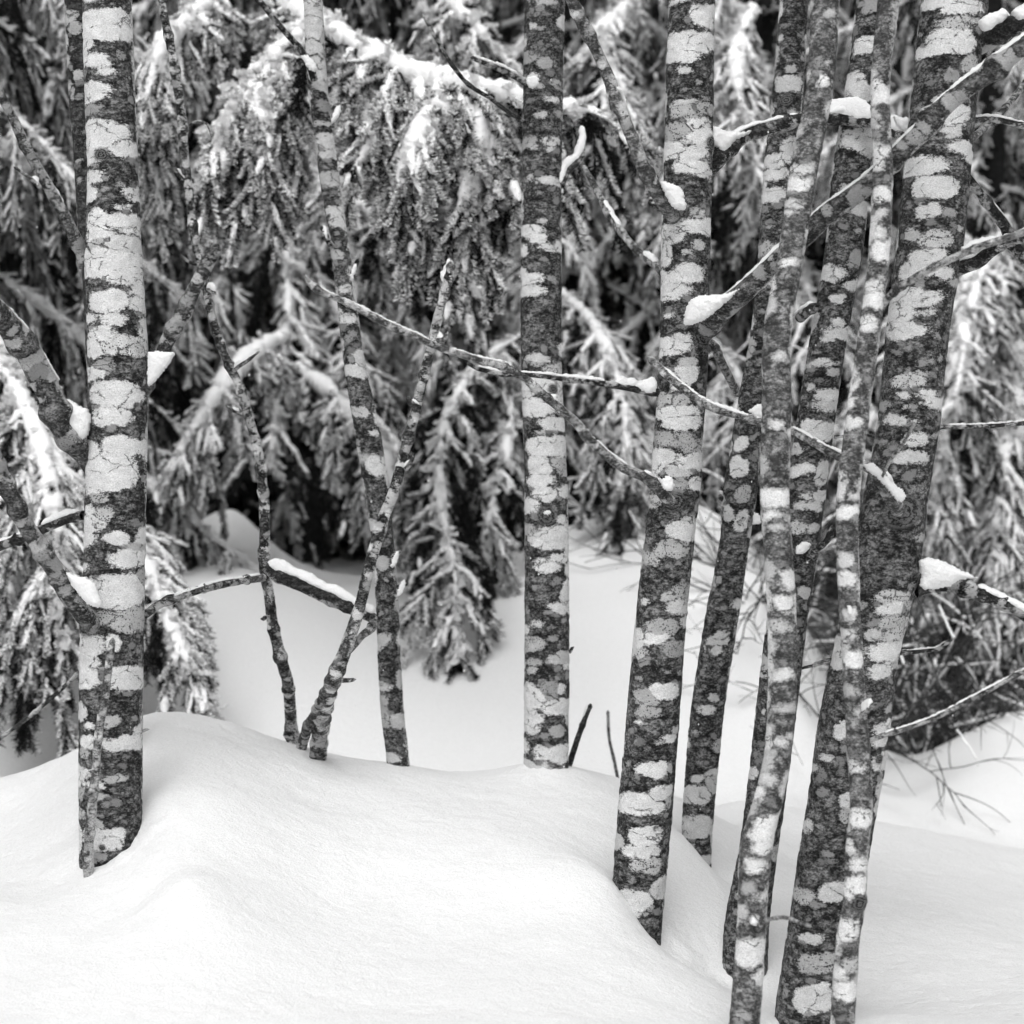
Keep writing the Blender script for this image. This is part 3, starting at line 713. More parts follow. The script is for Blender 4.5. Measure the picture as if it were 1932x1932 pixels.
# --- slender leaning stem
t2, b2 = alder("t2", "slender trunk leaning left in the left half, ending on the snow crest",
    [(-330, 548, 582), (-100, 562, 600), (0, 572, 608), (160, 580, 618), (324, 601, 639), (486, 626, 662), (683, 648, 689), (834, 672, 721), (978, 695, 739), (1122, 708, 751), (1313, 716, 760), (1440, 730, 772), (1530, 738, 782)],
    6.3, 6.1, BARK, [(743, 1330, 12)], seed=13, nth=72)
limb(t2, b2, [(594, 150, 6.1, 7), (582, 118, 6.06, 7), (560, 85, 6.0, 6), (525, 45, 5.95, 5.5), (485, -5, 5.9, 5), (450, -50, 5.85, 5)], mat=BARK_BLACK, frac=0.2)
lump(t2, b2, [(565,103),(580,104),(593,114),(598,132),(588,134),(577,123)], 6.02, 8)
for (x0, y0, x1, y1, sy) in ((628, 240, 648, 190, 205), (624, 462, 604, 425, 432), (664, 520, 676, 488, 500), (752, 1110, 770, 1098, 1100), (740, 1050, 756, 1040, 1046)):
    limb(t2, b2, [(x0, y0, 6.1, 6), ((x0 + x1) / 2, (y0 + y1) / 2, 6.08, 5), (x1, y1, 6.06, 4)], name="twig", mat=BARK_BLACK)
    lump(t2, b2, [(x0 - 5, sy + 20), (x0 + (x1 - x0) * .3, sy - 4), (x0 + (x1 - x0) * .75, sy - 8), (x0 + (x1 - x0) * .7, sy + 10), (x0, sy + 28)], 6.03, 6)

# --- straight middle stem
t3, b3 = alder("t3", "straight upright trunk in the centre standing on the snow crest",
    [(-330, 996, 1070), (-100, 992, 1068), (0, 990, 1066), (324, 985, 1060), (480, 983, 1060), (694, 983, 1060), (834, 988, 1067), (980, 990, 1072), (1120, 990, 1074), (1300, 989, 1074), (1440, 988, 1073), (1540, 984, 1078)],
    6.3, 6.2, BARK, [(1030, 974, 24), (1042, 735, 14), (1006, 158, 9)], seed=14)
limb(t3, b3, [(1005, 160, 6.16, 7), (980, 148, 6.1, 6), (950, 132, 6.05, 5.5), (920, 120, 6.0, 5), (888, 108, 5.95, 4)], mat=BARK_BLACK, frac=0.3, snow=[(0.3, 0.98, .9, 5)])
lump(t3, b3, [(991,158),(995,147),(1005,142),(1016,146),(1018,156),(1012,164),(1000,166)], 6.1, 8)
limb(t3, b3, [(992, 230, 6.2, 4), (960, 212, 6.15, 4), (925, 185, 6.1, 4), (885, 160, 6.05, 4), (855, 125, 6.0, 4), (830, 85, 5.98, 3.5), (797, 25, 5.95, 3)], mat=BARK_BLACK, frac=0.1, name="twig")
lump(t3, b3, [(1025,748),(1035,745),(1050,742),(1052,752),(1044,766),(1034,760)], 6.11, 6)
lump(t3, b3, [(1022,968),(1032,961),(1042,966),(1036,972),(1028,972)], 6.11, 5)
limb(t3, b3, [(1074, 1232, 6.3, 3), (1080, 1222, 6.3, 3), (1083, 1220, 6.3, 2)], name="twig")
limb(t3, b3, [(1058, 350, 6.22, 8), (1070, 320, 6.24, 8), (1092, 300, 6.26, 8), (1098, 270, 6.28, 7), (1092, 232, 6.3, 6)], frac=0.3, snow=[(0.0, .95, 1.1, 10)])
t, b = sapling("dark snapped twig sticking out of the snow beside the central trunk",
    [(1062, 1478, 6.38, 6), (1072, 1448, 6.36, 6), (1086, 1405, 6.34, 5.5), (1102, 1360, 6.34, 5), (1115, 1328, 6.34, 4.5)], mat=BARK_BLACK, frac=0.0, cat="twig", name="twig", snow=[(0.85, 1.0, .6, 3)])
sapling("thin curved grey twig rising from the hollow right of the centre trunk",
    [(1170, 1492, 7.0, 3), (1160, 1440, 7.0, 3), (1150, 1395, 7.0, 3), (1147, 1340, 7.0, 3)], mat=BARK_MID, frac=0.0, cat="twig", name="twig")

# --- trunk right of centre with the big limbs
t4, b4 = alder("t4", "sturdy trunk right of centre from which two thick snowy limbs rise to the right",
    [(-330, 1272, 1358), (-100, 1266, 1352), (0, 1262, 1349), (200, 1255, 1346), (330, 1252, 1343), (470, 1247, 1340), (560, 1247, 1338), (700, 1242, 1335), (850, 1232, 1325), (940, 1226, 1320), (1000, 1218, 1312), (1200, 1196, 1293), (1400, 1178, 1279), (1600, 1160, 1263), (1760, 1152, 1248), (1880, 1145, 1245)],
    5.42, 5.3, BARK, [(1272, 408, 26), (1268, 945, 26), (1318, 5, 20), (1338, 275, 22), (1322, 640, 26)], seed=15)
limb(t4, b4, [(1284, 425, 5.36, 15), (1257, 388, 5.22, 14), (1230, 345, 5.18, 14), (1205, 295, 5.15, 13), (1180, 230, 5.12, 12), (1160, 185, 5.1, 13), (1150, 155, 5.1, 12), (1130, 105, 5.08, 11), (1105, 55, 5.05, 11), (1078, -5, 5.0, 11), (1050, -70, 4.95, 11)],
     mat=BARK_MID, frac=0.25, snow=[(0.47, 0.6, .7, 6), (0.13, .3, .35, 3)], knots=((.64, .004), (.51, .004), (.42, .003)))
lump(t4, b4, [(1241,338),(1262,345),(1280,350),(1290,362),(1293,378),(1296,392),(1285,397),(1270,391),(1260,379),(1252,362)], 5.17, 14)
limb(t4, b4, [(1252, 518, 5.4, 7), (1235, 498, 5.45, 7), (1205, 475, 5.5, 7), (1175, 440, 5.55, 7), (1145, 395, 5.6, 7), (1122, 350, 5.65, 6), (1100, 312, 5.7, 5)], frac=0.5, snow=[(0.12, .25, 1.1, 8), (.5, .7, .7, 3)])
limb(t4, b4, [(1316, 324, 5.42, 25), (1350, 298, 5.36, 21), (1378, 274, 5.38, 17), (1410, 252, 5.4, 14), (1450, 240, 5.42, 13), (1505, 227, 5.42, 12), (1560, 222, 5.42, 12), (1610, 226, 5.4, 12), (1650, 232, 5.36, 11), (1690, 250, 5.3, 10), (1715, 262, 5.25, 9)],
     mat=BARK_BLACK, frac=0.3, snow=[(0.2, 0.5, .7, 7), (.55, .8, 1.25, 25), (.86, .98, 1.2, 18)], label="arched limb carrying snow, crossing behind the pale slim stem")
lump(t4, b4, [(1341,240),(1352,238),(1370,247),(1395,249),(1412,246),(1425,242),(1408,256),(1388,266),(1374,282),(1362,289),(1352,279),(1343,272)], 5.33, 15, 5.38)
lump(t4, b4, [(1562,208),(1580,199),(1600,196),(1620,203),(1645,213),(1645,229),(1620,223),(1590,219),(1564,217)], 5.41, 13)
lump(t4, b4, [(1683,216),(1700,220),(1720,223),(1721,240),(1715,252),(1705,249),(1695,241),(1688,231)], 5.24, 10)
limb(t4, b4, [(1278, 676, 5.46, 27), (1312, 643, 5.38, 25), (1345, 605, 5.26, 21), (1380, 570, 5.15, 20), (1440, 518, 5.1, 19), (1500, 462, 5.05, 19), (1560, 408, 5.0, 19), (1640, 345, 4.95, 18), (1700, 290, 4.9, 18), (1760, 222, 4.85, 18), (1850, 148, 4.8, 18), (1950, 75, 4.75, 17), (2040, 20, 4.7, 17)],
     frac=0.35, snow=[(0.14, 0.99, .45, 8)], label="long straight limb rising to the upper right corner")
lump(t4, b4, [(1288,614),(1291,590),(1302,566),(1320,557),(1345,556),(1375,552),(1397,543),(1383,560),(1364,577),(1347,592),(1330,603),(1310,612)], 5.17, 18, 5.1)
limb(t4, b4, [(1262, 948, 5.3, 12), (1240, 920, 5.25, 11), (1215, 900, 5.22, 10), (1180, 884, 5.2, 9), (1140, 855, 5.18, 9), (1110, 828, 5.16, 9), (1085, 798, 5.15, 9), (1050, 765, 5.12, 8), (1015, 735, 5.1, 8), (985, 712, 5.08, 8), (945, 690, 5.05, 8), (905, 680, 5.03, 7), (865, 668, 5.0, 7), (820, 652, 4.98, 6.5), (780, 632, 4.96, 6.5), (740, 615, 4.94, 6.5), (695, 592, 4.92, 6.5), (650, 570, 4.9, 6), (610, 552, 4.88, 6), (590, 538, 4.87, 5), (575, 518, 4.86, 3)],
     mat=BARK_MID, frac=0.3, snow=[(0.03, .12, .9, 7), (.16, .3, .5, 4), (.50, .65, .6, 4), (.7, .97, .5, 3)], label="long thin bare branch reaching far to the left")
lump(t4, b4, [(1246,907),(1256,898),(1268,900),(1273,912),(1270,925),(1258,927),(1250,921)], 5.2, 9)
lump(t4, b4, [(1151,720),(1170,716),(1200,720),(1238,722),(1238,737),(1225,743),(1205,736),(1180,731)], 5.3, 8, 5.33)
limb(t4, b4, [(1245, 738, 5.35, 11), (1215, 735, 5.33, 9), (1180, 730, 5.3, 7), (1130, 722, 5.27, 6), (1070, 715, 5.24, 5.5), (1000, 707, 5.2, 5), (950, 705, 5.18, 5), (905, 696, 5.15, 4.5), (880, 684, 5.13, 3)],
     mat=BARK_BLACK, frac=0.25, snow=[(0.02, .25, 1.3, 13), (.3, .95, .8, 4)])
limb(t4, b4, [(1332, 640, 5.4, 7), (1346, 650, 5.42, 7), (1360, 680, 5.48, 8), (1375, 710, 5.55, 8), (1392, 745, 5.65, 7)], frac=0.7, snow=[(.1, .9, .6, 4)])

# --- fifth stem, behind
t5, b5 = alder("t5", "dark trunk with its foot in a snow well just behind the sturdy trunk",
    [(-330, 1496, 1550), (-100, 1480, 1534), (0, 1472, 1526), (210, 1454, 1512), (324, 1441, 1494), (486, 1430, 1486), (630, 1416, 1470), (741, 1395, 1452), (834, 1380, 1436), (942, 1362, 1427), (1014, 1359, 1416), (1158, 1332, 1395), (1313, 1307, 1370), (1416, 1296, 1359), (1560, 1287, 1345), (1640, 1288, 1342), (1740, 1288, 1342)],
    6.05, 5.75, BARK, [(1480, 195, 14)], seed=16, nth=80)
limb(t5, b5, [(1366, 950, 5.95, 5), (1360, 940, 5.92, 5), (1357, 932, 5.9, 4)], name="twig", snow=[(.2, 1, 1.2, 10)])
lump(t5, b5, [(1419,990),(1421,968),(1430,967),(1436,978),(1434,990)], 5.9, 8)

# --- sixth stem
t6, b6 = alder("t6", "trunk leaning right that crosses behind the pale slim stem and reappears on its right",
    [(-330, 1645, 1712), (0, 1616, 1684), (162, 1596, 1664), (324, 1571, 1643), (486, 1555, 1627), (618, 1532, 1602), (798, 1503, 1575), (942, 1482, 1557), (1050, 1467, 1543), (1158, 1449, 1525), (1344, 1426, 1503), (1488, 1410, 1485), (1596, 1395, 1469), (1740, 1368, 1452), (1840, 1362, 1448), (1900, 1360, 1448)],
    5.5, 5.45, BARK, [(1530, 1050, 18)], seed=17, nth=88)
limb(t6, b6, [(1522, 1052, 5.42, 8), (1545, 1035, 5.36, 6), (1560, 1020, 5.33, 6), (1575, 990, 5.3, 5)], mat=BARK_BLACK, frac=0.1, name="twig")
lump(t6, b6, [(1500,1037),(1508,1024),(1520,1020),(1531,1026),(1527,1037),(1515,1046),(1503,1047)], 5.38, 10)
limb(t6, b6, [(1505, 1262, 5.5, 4), (1530, 1256, 5.5, 4.5), (1575, 1244, 5.5, 4.5), (1610, 1238, 5.5, 4)], mat=BARK_BLACK, frac=0.0, name="twig", snow=[(.1, .35, 1.1, 6)])
limb(t6, b6, [(1508, 600, 5.5, 10), (1520, 590, 5.45, 10), (1545, 575, 5.4, 7)], mat=BARK_BLACK, name="twig", snow=[(.0, .9, 1.1, 8)])

# --- eighth stem: the thick right one
t8, b8 = alder("t8", "thickest trunk, leaning right, with a ringed branch scar, behind the slim pair at the right",
    [(-330, 1775, 1902), (0, 1740, 1865), (162, 1722, 1845), (324, 1706, 1831), (486, 1690, 1814), (618, 1674, 1792), (798, 1656, 1773), (942, 1629, 1751), (1050, 1611, 1738), (1158, 1588, 1715), (1236, 1571, 1696), (1380, 1542, 1678), (1488, 1528, 1662), (1596, 1510, 1642), (1704, 1494, 1625), (1812, 1478, 1608), (1900, 1464, 1596), (1990, 1458, 1596)],
    5.12, 5.22, BARK, [(1692, 965, 44), (1850, 55, 26), (1730, 1095, 18), (1648, 1425, 14), (1650, 705, 9)], seed=18, nth=110)
limb(t8, b8, [(1696, 962, 5.050, 14), (1680, 935, 4.970, 13), (1662, 905, 4.930, 12), (1645, 885, 4.920, 11), (1625, 876, 4.920, 8), (1590, 862, 4.950, 8), (1550, 843, 4.970, 8), (1515, 822, 5.000, 8), (1480, 806, 5.020, 7), (1440, 797, 5.040, 7), (1400, 786, 5.070, 7), (1355, 772, 5.090, 8), (1320, 755, 5.110, 8), (1285, 730, 5.130, 8), (1250, 700, 5.150, 8), (1222, 672, 5.170, 7)],
     frac=0.35, mat=BARK_MID, snow=[(0.03, .2, 1.0, 14), (.25, .5, .6, 4), (.55, .95, .55, 4)], label="bare lichen-grey branch crossing in front of two trunks")
lump(t8, b8, [(1407,776),(1424,765),(1440,761),(1442,790),(1425,785)], 4.97, 8)
lump(t8, b8, [(1627,876),(1645,871),(1660,884),(1675,899),(1690,914),(1705,924),(1709,940),(1700,948),(1688,941),(1672,921),(1655,902),(1640,893)], 4.86, 8, 4.93)
lump(t8, b8, [(1845,40),(1860,28),(1885,21),(1903,24),(1896,38),(1880,48),(1862,59),(1850,53)], 5.07, 14)
lump(t8, b8, [(1905,22),(1920,16),(1940,18),(1947,30),(1925,37)], 5.0, 10)
lump(t8, b8, [(1814,464),(1830,455),(1860,447),(1880,446),(1885,455),(1865,464),(1840,477),(1818,483)], 5.06, 12)
limb(t8, b8, [(1848, 80, 5.190, 24), (1865, 72, 5.170, 22), (1895, 55, 5.120, 20), (1930, 42, 5.070, 20), (1990, 20, 5.020, 20)], mat=BARK_BLACK, frac=0.15, snow=[(0.05, .45, 1.0, 18), (.55, .95, .9, 16)])
limb(t8, b8, [(1728, 1108, 5.170, 20), (1750, 1104, 5.170, 15), (1790, 1100, 5.150, 15), (1825, 1110, 5.120, 16), (1870, 1128, 5.090, 12), (1910, 1148, 5.070, 12), (1980, 1190, 5.020, 12)], mat=BARK_BLACK, frac=0.2, snow=[(.45, .95, .7, 8)])
lump(t8, b8, [(1733,1058),(1750,1051),(1775,1056),(1800,1068),(1825,1080),(1847,1091),(1830,1093),(1808,1096),(1795,1106),(1770,1111),(1745,1113),(1735,1105),(1738,1085)], 5.06, 18)
limb(t8, b8, [(1765, 806, 5.220, 4.5), (1810, 805, 5.250, 4.5), (1870, 803, 5.270, 4.5), (1945, 797, 5.320, 4.5), (2010, 795, 5.370, 4)], frac=0.4, snow=[(.1, .95, .6, 2.5)], name="twig")
limb(t8, b8, [(1800, 508, 5.190, 18), (1820, 500, 5.150, 15), (1850, 488, 5.120, 14), (1872, 470, 5.090, 12), (1930, 445, 5.070, 9), (2000, 420, 5.050, 8)], mat=BARK_BLACK, frac=0.3, snow=[(.02, .45, 1.2, 22), (.5, .95, .8, 7)])
limb(t8, b8, [(1822, 330, 5.270, 8), (1850, 365, 5.320, 9), (1880, 405, 5.370, 10), (1898, 430, 5.400, 11), (1915, 465, 5.430, 12), (1960, 520, 5.470, 12)], mat=BARK_BLACK, frac=0.15, snow=[(.3, .6, .6, 4)])
limb(t8, b8, [(1830, 226, 5.270, 6), (1870, 224, 5.320, 6), (1930, 236, 5.370, 6), (2000, 250, 5.420, 6)], mat=BARK_BLACK, frac=0.1, snow=[(.05, .95, .8, 4)])
limb(t8, b8, [(1825, 268, 5.370, 7), (1860, 240, 5.470, 7), (1895, 205, 5.570, 6), (1940, 150, 5.670, 6)], frac=0.6)
limb(t8, b8, [(1695, 1232, 5.170, 5), (1740, 1228, 5.170, 4.5), (1770, 1224, 5.170, 4.5), (1785, 1214, 5.150, 4), (1797, 1207, 5.140, 3.5)], mat=BARK_BLACK, frac=0.1, name="twig", snow=[(.1, .9, .7, 2)])
limb(t8, b8, [(1575, 824, 5.220, 3), (1620, 822, 5.220, 3), (1665, 822, 5.200, 3)], mat=BARK_BLACK, frac=0.2, name="twig")
limb(t8, b8, [(1662, 905, 4.910, 3), (1680, 870, 4.770, 3), (1705, 835, 4.570, 3), (1726, 800, 4.420, 2.5)], mat=BARK_MID, frac=0.1, name="twig")

# --- seventh stem: pale slim one in front
t7, b7 = alder("t7", "slim grey bowed trunk, left one of the near pair at the right",
    [(-330, 1548, 1604), (0, 1530, 1584), (162, 1522, 1573), (324, 1490, 1543), (486, 1467, 1517), (618, 1442, 1494), (798, 1437, 1493), (942, 1435, 1490), (1050, 1442, 1496), (1158, 1448, 1503), (1313, 1449, 1503), (1416, 1443, 1494), (1488, 1428, 1482), (1596, 1397, 1458), (1740, 1391, 1446), (1848, 1383, 1440), (1932, 1376, 1434), (2060, 1364, 1424)],
    4.58, 4.85, BARK_MID, [(1487, 532, 11), (1407, 1592, 13), (1428, 1745, 15)], seed=19, nth=84)
lump(t7, b7, [(1480,524),(1486,517),(1491,520),(1490,530),(1485,526)], 4.74, 4)
lump(t7, b7, [(1413,1742),(1417,1732),(1426,1733),(1432,1742),(1424,1748)], 4.56, 7)
limb(t7, b7, [(1430, 1750, 4.580, 6), (1443, 1738, 4.500, 4), (1462, 1733, 4.430, 4), (1490, 1733, 4.330, 3.5), (1512, 1742, 4.260, 3), (1530, 1748, 4.180, 2.5)], mat=BARK_MID, frac=0.2, name="twig")
limb(t7, b7, [(1498, 1192, 4.840, 4), (1505, 1190, 4.840, 4), (1508, 1188, 4.840, 3)], mat=BARK_MID, name="twig")

# --- ninth stem
t9, b9 = alder("t9", "slim grey trunk with a big dark knot low down, right of the near pair",
    [(-330, 1672, 1712), (0, 1656, 1697), (162, 1643, 1679), (324, 1647, 1685), (486, 1638, 1678), (630, 1620, 1661), (798, 1595, 1638), (942, 1579, 1622), (1050, 1579, 1621), (1158, 1584, 1624), (1313, 1593, 1633), (1416, 1598, 1642), (1524, 1604, 1647), (1596, 1596, 1640), (1704, 1591, 1633), (1776, 1578, 1622), (1884, 1569, 1616), (1932, 1567, 1613), (2050, 1562, 1612)],
    4.60, 4.86, BARK_MID, [(1619, 1703, 22), (1598, 1140, 11), (1662, 205, 10), (1640, 1330, 8)], seed=20, nth=76)
lump(t9, b9, [(1605,1688),(1614,1680),(1626,1681),(1632,1689),(1618,1687)], 4.58, 7)
lump(t9, b9, [(1652,202),(1660,192),(1668,193),(1672,203),(1664,198)], 4.79, 6)
lump(t9, b9, [(1597,1142),(1604,1140),(1609,1150),(1606,1164),(1600,1158)], 4.66, 5)
limb(t9, b9, [(1655, 590, 4.800, 7), (1678, 560, 4.730, 7), (1705, 538, 4.680, 7), (1750, 510, 4.630, 7), (1800, 486, 4.600, 7), (1850, 465, 4.580, 7), (1932, 438, 4.530, 7), (2010, 410, 4.480, 7)], mat=BARK_MID, frac=0.25, snow=[(0, .08, 1.2, 8)])
limb(t9, b9, [(1636, 1400, 4.700, 5), (1665, 1388, 4.700, 5), (1710, 1374, 4.700, 5), (1760, 1356, 4.700, 5), (1800, 1336, 4.700, 5.5), (1850, 1310, 4.700, 5), (1900, 1283, 4.700, 4.5), (1950, 1255, 4.700, 4.5), (2010, 1220, 4.700, 4)], frac=0.2, snow=[(.1, .95, .5, 2)])
limb(t9, b9, [(1622, 1352, 4.660, 5), (1640, 1338, 4.620, 5), (1655, 1325, 4.590, 4)], mat=BARK_BLACK, name="twig", snow=[(.2, .8, 1.1, 14)])

# --- saplings in the left half
sA, bA = sapling("thin crooked sapling weaving up the left half past the broken stub",
    [(558, 1480, 6.36, 11), (549, 1370, 6.34, 11), (545, 1300, 6.22, 11), (530, 1240, 6.1, 11), (515, 1180, 6.08, 10.5), (507, 1120, 6.05, 10), (498, 1065, 6.02, 10), (499, 1000, 6.0, 10), (497, 930, 5.98, 9.5), (488, 860, 5.96, 9), (470, 790, 5.95, 8.5), (452, 730, 5.94, 8.5), (432, 690, 5.93, 8.5), (412, 640, 5.92, 8), (398, 590, 5.9, 8), (388, 540, 5.9, 8), (378, 495, 5.9, 8), (366, 440, 5.9, 8.5), (358, 380, 5.9, 8.5), (348, 300, 5.9, 9), (342, 220, 5.88, 9), (332, 140, 5.86, 9), (318, 70, 5.84, 8), (303, 0, 5.82, 8), (288, -90, 5.8, 8)], frac=0.4, knots=((.51, .012),))
for (pp, sn) in (([(440, 700, 5.93, 4), (452, 690, 5.9, 4), (470, 678, 5.88, 3), (490, 662, 5.86, 2)], [(.1, .5, 1.6, 8)]), ([(455, 782, 5.94, 4), (438, 774, 5.92, 3), (425, 764, 5.9, 2.5)], [(.2, .7, 1.3, 6)]),
                 ([(500, 1165, 6.05, 4), (496, 1168, 6.03, 4)], None), ([(392, 545, 5.9, 5), (400, 548, 5.87, 5), (407, 556, 5.86, 3)], [(.1, .9, 1.3, 7)]), ([(350, 345, 5.9, 4), (334, 325, 5.88, 4), (318, 300, 5.86, 3)], [(.1, .6, .9, 4)]),
                 ([(352, 240, 5.9, 2), (370, 228, 5.88, 2), (388, 232, 5.86, 1.5), (400, 262, 5.85, 1.5)], None), ([(375, 500, 5.9, 3), (358, 495, 5.88, 3), (340, 480, 5.86, 2)], None)):
    if len(pp) == 2: pp = pp + [(pp[1][0] - 5, pp[1][1], pp[1][2], 3)]
    limb(sA, bA, pp, name="twig", snow=sn, frac=0.2)
sB, bB = sapling("lichen-covered sapling that leans right across the slender leaning trunk",
    [(596, 1500, 6.22, 17), (600, 1430, 6.2, 16), (604, 1380, 6.15, 15), (612, 1335, 6.0, 15), (626, 1290, 5.88, 14), (648, 1235, 5.85, 13), (664, 1190, 5.82, 12), (680, 1140, 5.8, 11), (694, 1080, 5.78, 11), (708, 1030, 5.77, 11), (724, 975, 5.76, 11), (742, 930, 5.75, 10.5), (758, 870, 5.74, 10), (775, 810, 5.73, 9.5), (790, 750, 5.72, 9), (802, 700, 5.71, 9), (815, 650, 5.7, 9), (826, 600, 5.69, 9), (838, 555, 5.68, 7.5), (848, 520, 5.67, 7), (852, 490, 5.66, 5)], frac=0.75, snow=[(.965, 1, 1.3, 14)])
limb(sB, bB, [(560, 1440, 6.3, 10), (576, 1385, 6.27, 10), (590, 1355, 6.1, 10), (606, 1325, 5.95, 9), (625, 1290, 5.92, 9), (645, 1262, 5.88, 9)], frac=0.5, name="stem")
limb(sB, bB, [(655, 1232, 5.84, 6), (668, 1218, 5.86, 6), (682, 1200, 5.88, 7), (700, 1185, 5.92, 8), (706, 1160, 5.95, 8)], frac=0.5)
for (pp, sn) in (([(790, 770, 5.72, 7), (775, 760, 5.7, 6), (768, 748, 5.68, 4)], [(.0, .7, 1.2, 7)]), ([(820, 640, 5.7, 5), (838, 640, 5.68, 5), (846, 625, 5.67, 4)], [(.1, .7, 1.3, 10)]),
                 ([(640, 1283, 5.85, 5), (655, 1284, 5.83, 4.5), (672, 1282, 5.82, 3)], None), ([(765, 885, 5.74, 5), (776, 870, 5.72, 4), (782, 855, 5.7, 3)], [(.1, .6, 1.3, 6)])):
    limb(sB, bB, pp, name="twig", snow=sn, frac=0.2)
lf, bl = sapling("snow-covered dead branch hanging between the crooked sapling and the slender leaning trunk",
    [(500, 1068, 5.98, 9), (520, 1082, 5.98, 12), (560, 1098, 5.98, 14), (600, 1118, 5.98, 14), (640, 1135, 5.98, 13), (668, 1150, 5.98, 12), (700, 1165, 6.0, 10), (712, 1172, 6.02, 7)], mat=BARK_BLACK, frac=0.15, cat="branch", name="dead_branch", snow=[(0.02, .95, .95, 14)])

# ------------------------------------------------------------------ spruces: prototype boughs
def needle_template(L, n, seed, nl=0.015, nw=0.0022, upper=None):
    r = np.random.default_rng(seed)
    t = np.linspace(0.02, 1, n) * L
    ph = np.arange(n) * 2.4 + r.uniform(-.3, .3, n)
    if upper is True: ph = r.uniform(0.15, math.pi - 0.15, n)
    ln = nl * r.uniform(0.75, 1.15, n)
    rad = np.stack([0*ph, np.cos(ph), np.sin(ph)], 1)
    d = nrm(np.array([0.75, 0, 0])[None] + rad * 0.8 + r.normal(0, .12, (n, 3)))
    p0 = np.stack([t, 0*t, 0*t], 1)
    side = nrm(np.cross(d, r.normal(size=(n, 3)))) * nw / 2
    v = np.stack([p0 - side, p0 + side, p0 + d * ln[:, None] + side * .5, p0 + d * ln[:, None] - side * .5], 1).reshape(-1, 3)
    q = np.arange(n * 4).reshape(n, 4)
    return v, q

def snow_template(L, seed, w=0.013):
    r = np.random.default_rng(seed)
    rings, nth = 6, 6
    x = np.linspace(-0.03, 1.04, rings) * L
    env = np.array([0.25, .85, 1, .95, .75, .2])
    th = np.linspace(0, 2 * math.pi, nth, endpoint=False)
    v = []
    for i in range(rings):
        ww = w * env[i] * r.uniform(.75, 1.25)
        for t in th:
            k = r.uniform(.55, 1.35)
            v.append([x[i] + r.uniform(-.004, .004), math.cos(t) * ww * k, 0.004 + max(math.sin(t), -.45) * ww * .75 * k])
    return np.array(v), grid_quads(rings, nth)

ND = [needle_template(0.10, 62, 10 + i, nl=.018, nw=.0032) for i in range(4)]
WN = [needle_template(0.10, 84, 40 + i, nl=0.0150, nw=0.0062, upper=True) for i in range(4)]
SN = [snow_template(0.10, 70 + i, w=.0095) for i in range(4)]

def place(templates, pos, X_, Yv, Zv, sx, sr, rng):
    """instances of the small templates baked into one mesh"""
    VV, QQ = [], []
    off = 0
    idx = rng.integers(0, len(templates), len(pos))
    for k, (tv, tq) in enumerate(templates):
        m = idx == k
        if not m.any(): continue
        a = tv[None, :, 0, None] * sx[m][:, None, None] * X_[m][:, None, :]
        b = tv[None, :, 1, None] * sr[m][:, None, None] * Yv[m][:, None, :]
        c = tv[None, :, 2, None] * sr[m][:, None, None] * Zv[m][:, None, :]
        v = (pos[m][:, None, :] + a + b + c).reshape(-1, 3)
        n = int(m.sum())
        q = (tq[None] + (np.arange(n) * len(tv))[:, None, None]).reshape(-1, 4) + off
        VV.append(v); QQ.append(q); off += len(v)
    return np.concatenate(VV), np.concatenate(QQ)

def tube_arrays(paths, nth=5):
    VV, QQ = [], []; off = 0
    for c in paths:
        C, R = c[:, :3], c[:, 3]
        T = nrm(np.gradient(C, axis=0))
        A = nrm(np.cross(T, np.array([0.13, 0.21, 0.97]))); B = np.cross(T, A)
        th = np.linspace(0, 2*math.pi, nth, endpoint=False)
        v = C[:, None] + (A[:, None] * np.cos(th)[None, :, None] + B[:, None] * np.sin(th)[None, :, None]) * R[:, None, None]
        VV.append(v.reshape(-1, 3)); QQ.append(grid_quads(len(C), nth) + off); off += len(C) * nth
    return np.concatenate(VV), np.concatenate(QQ)

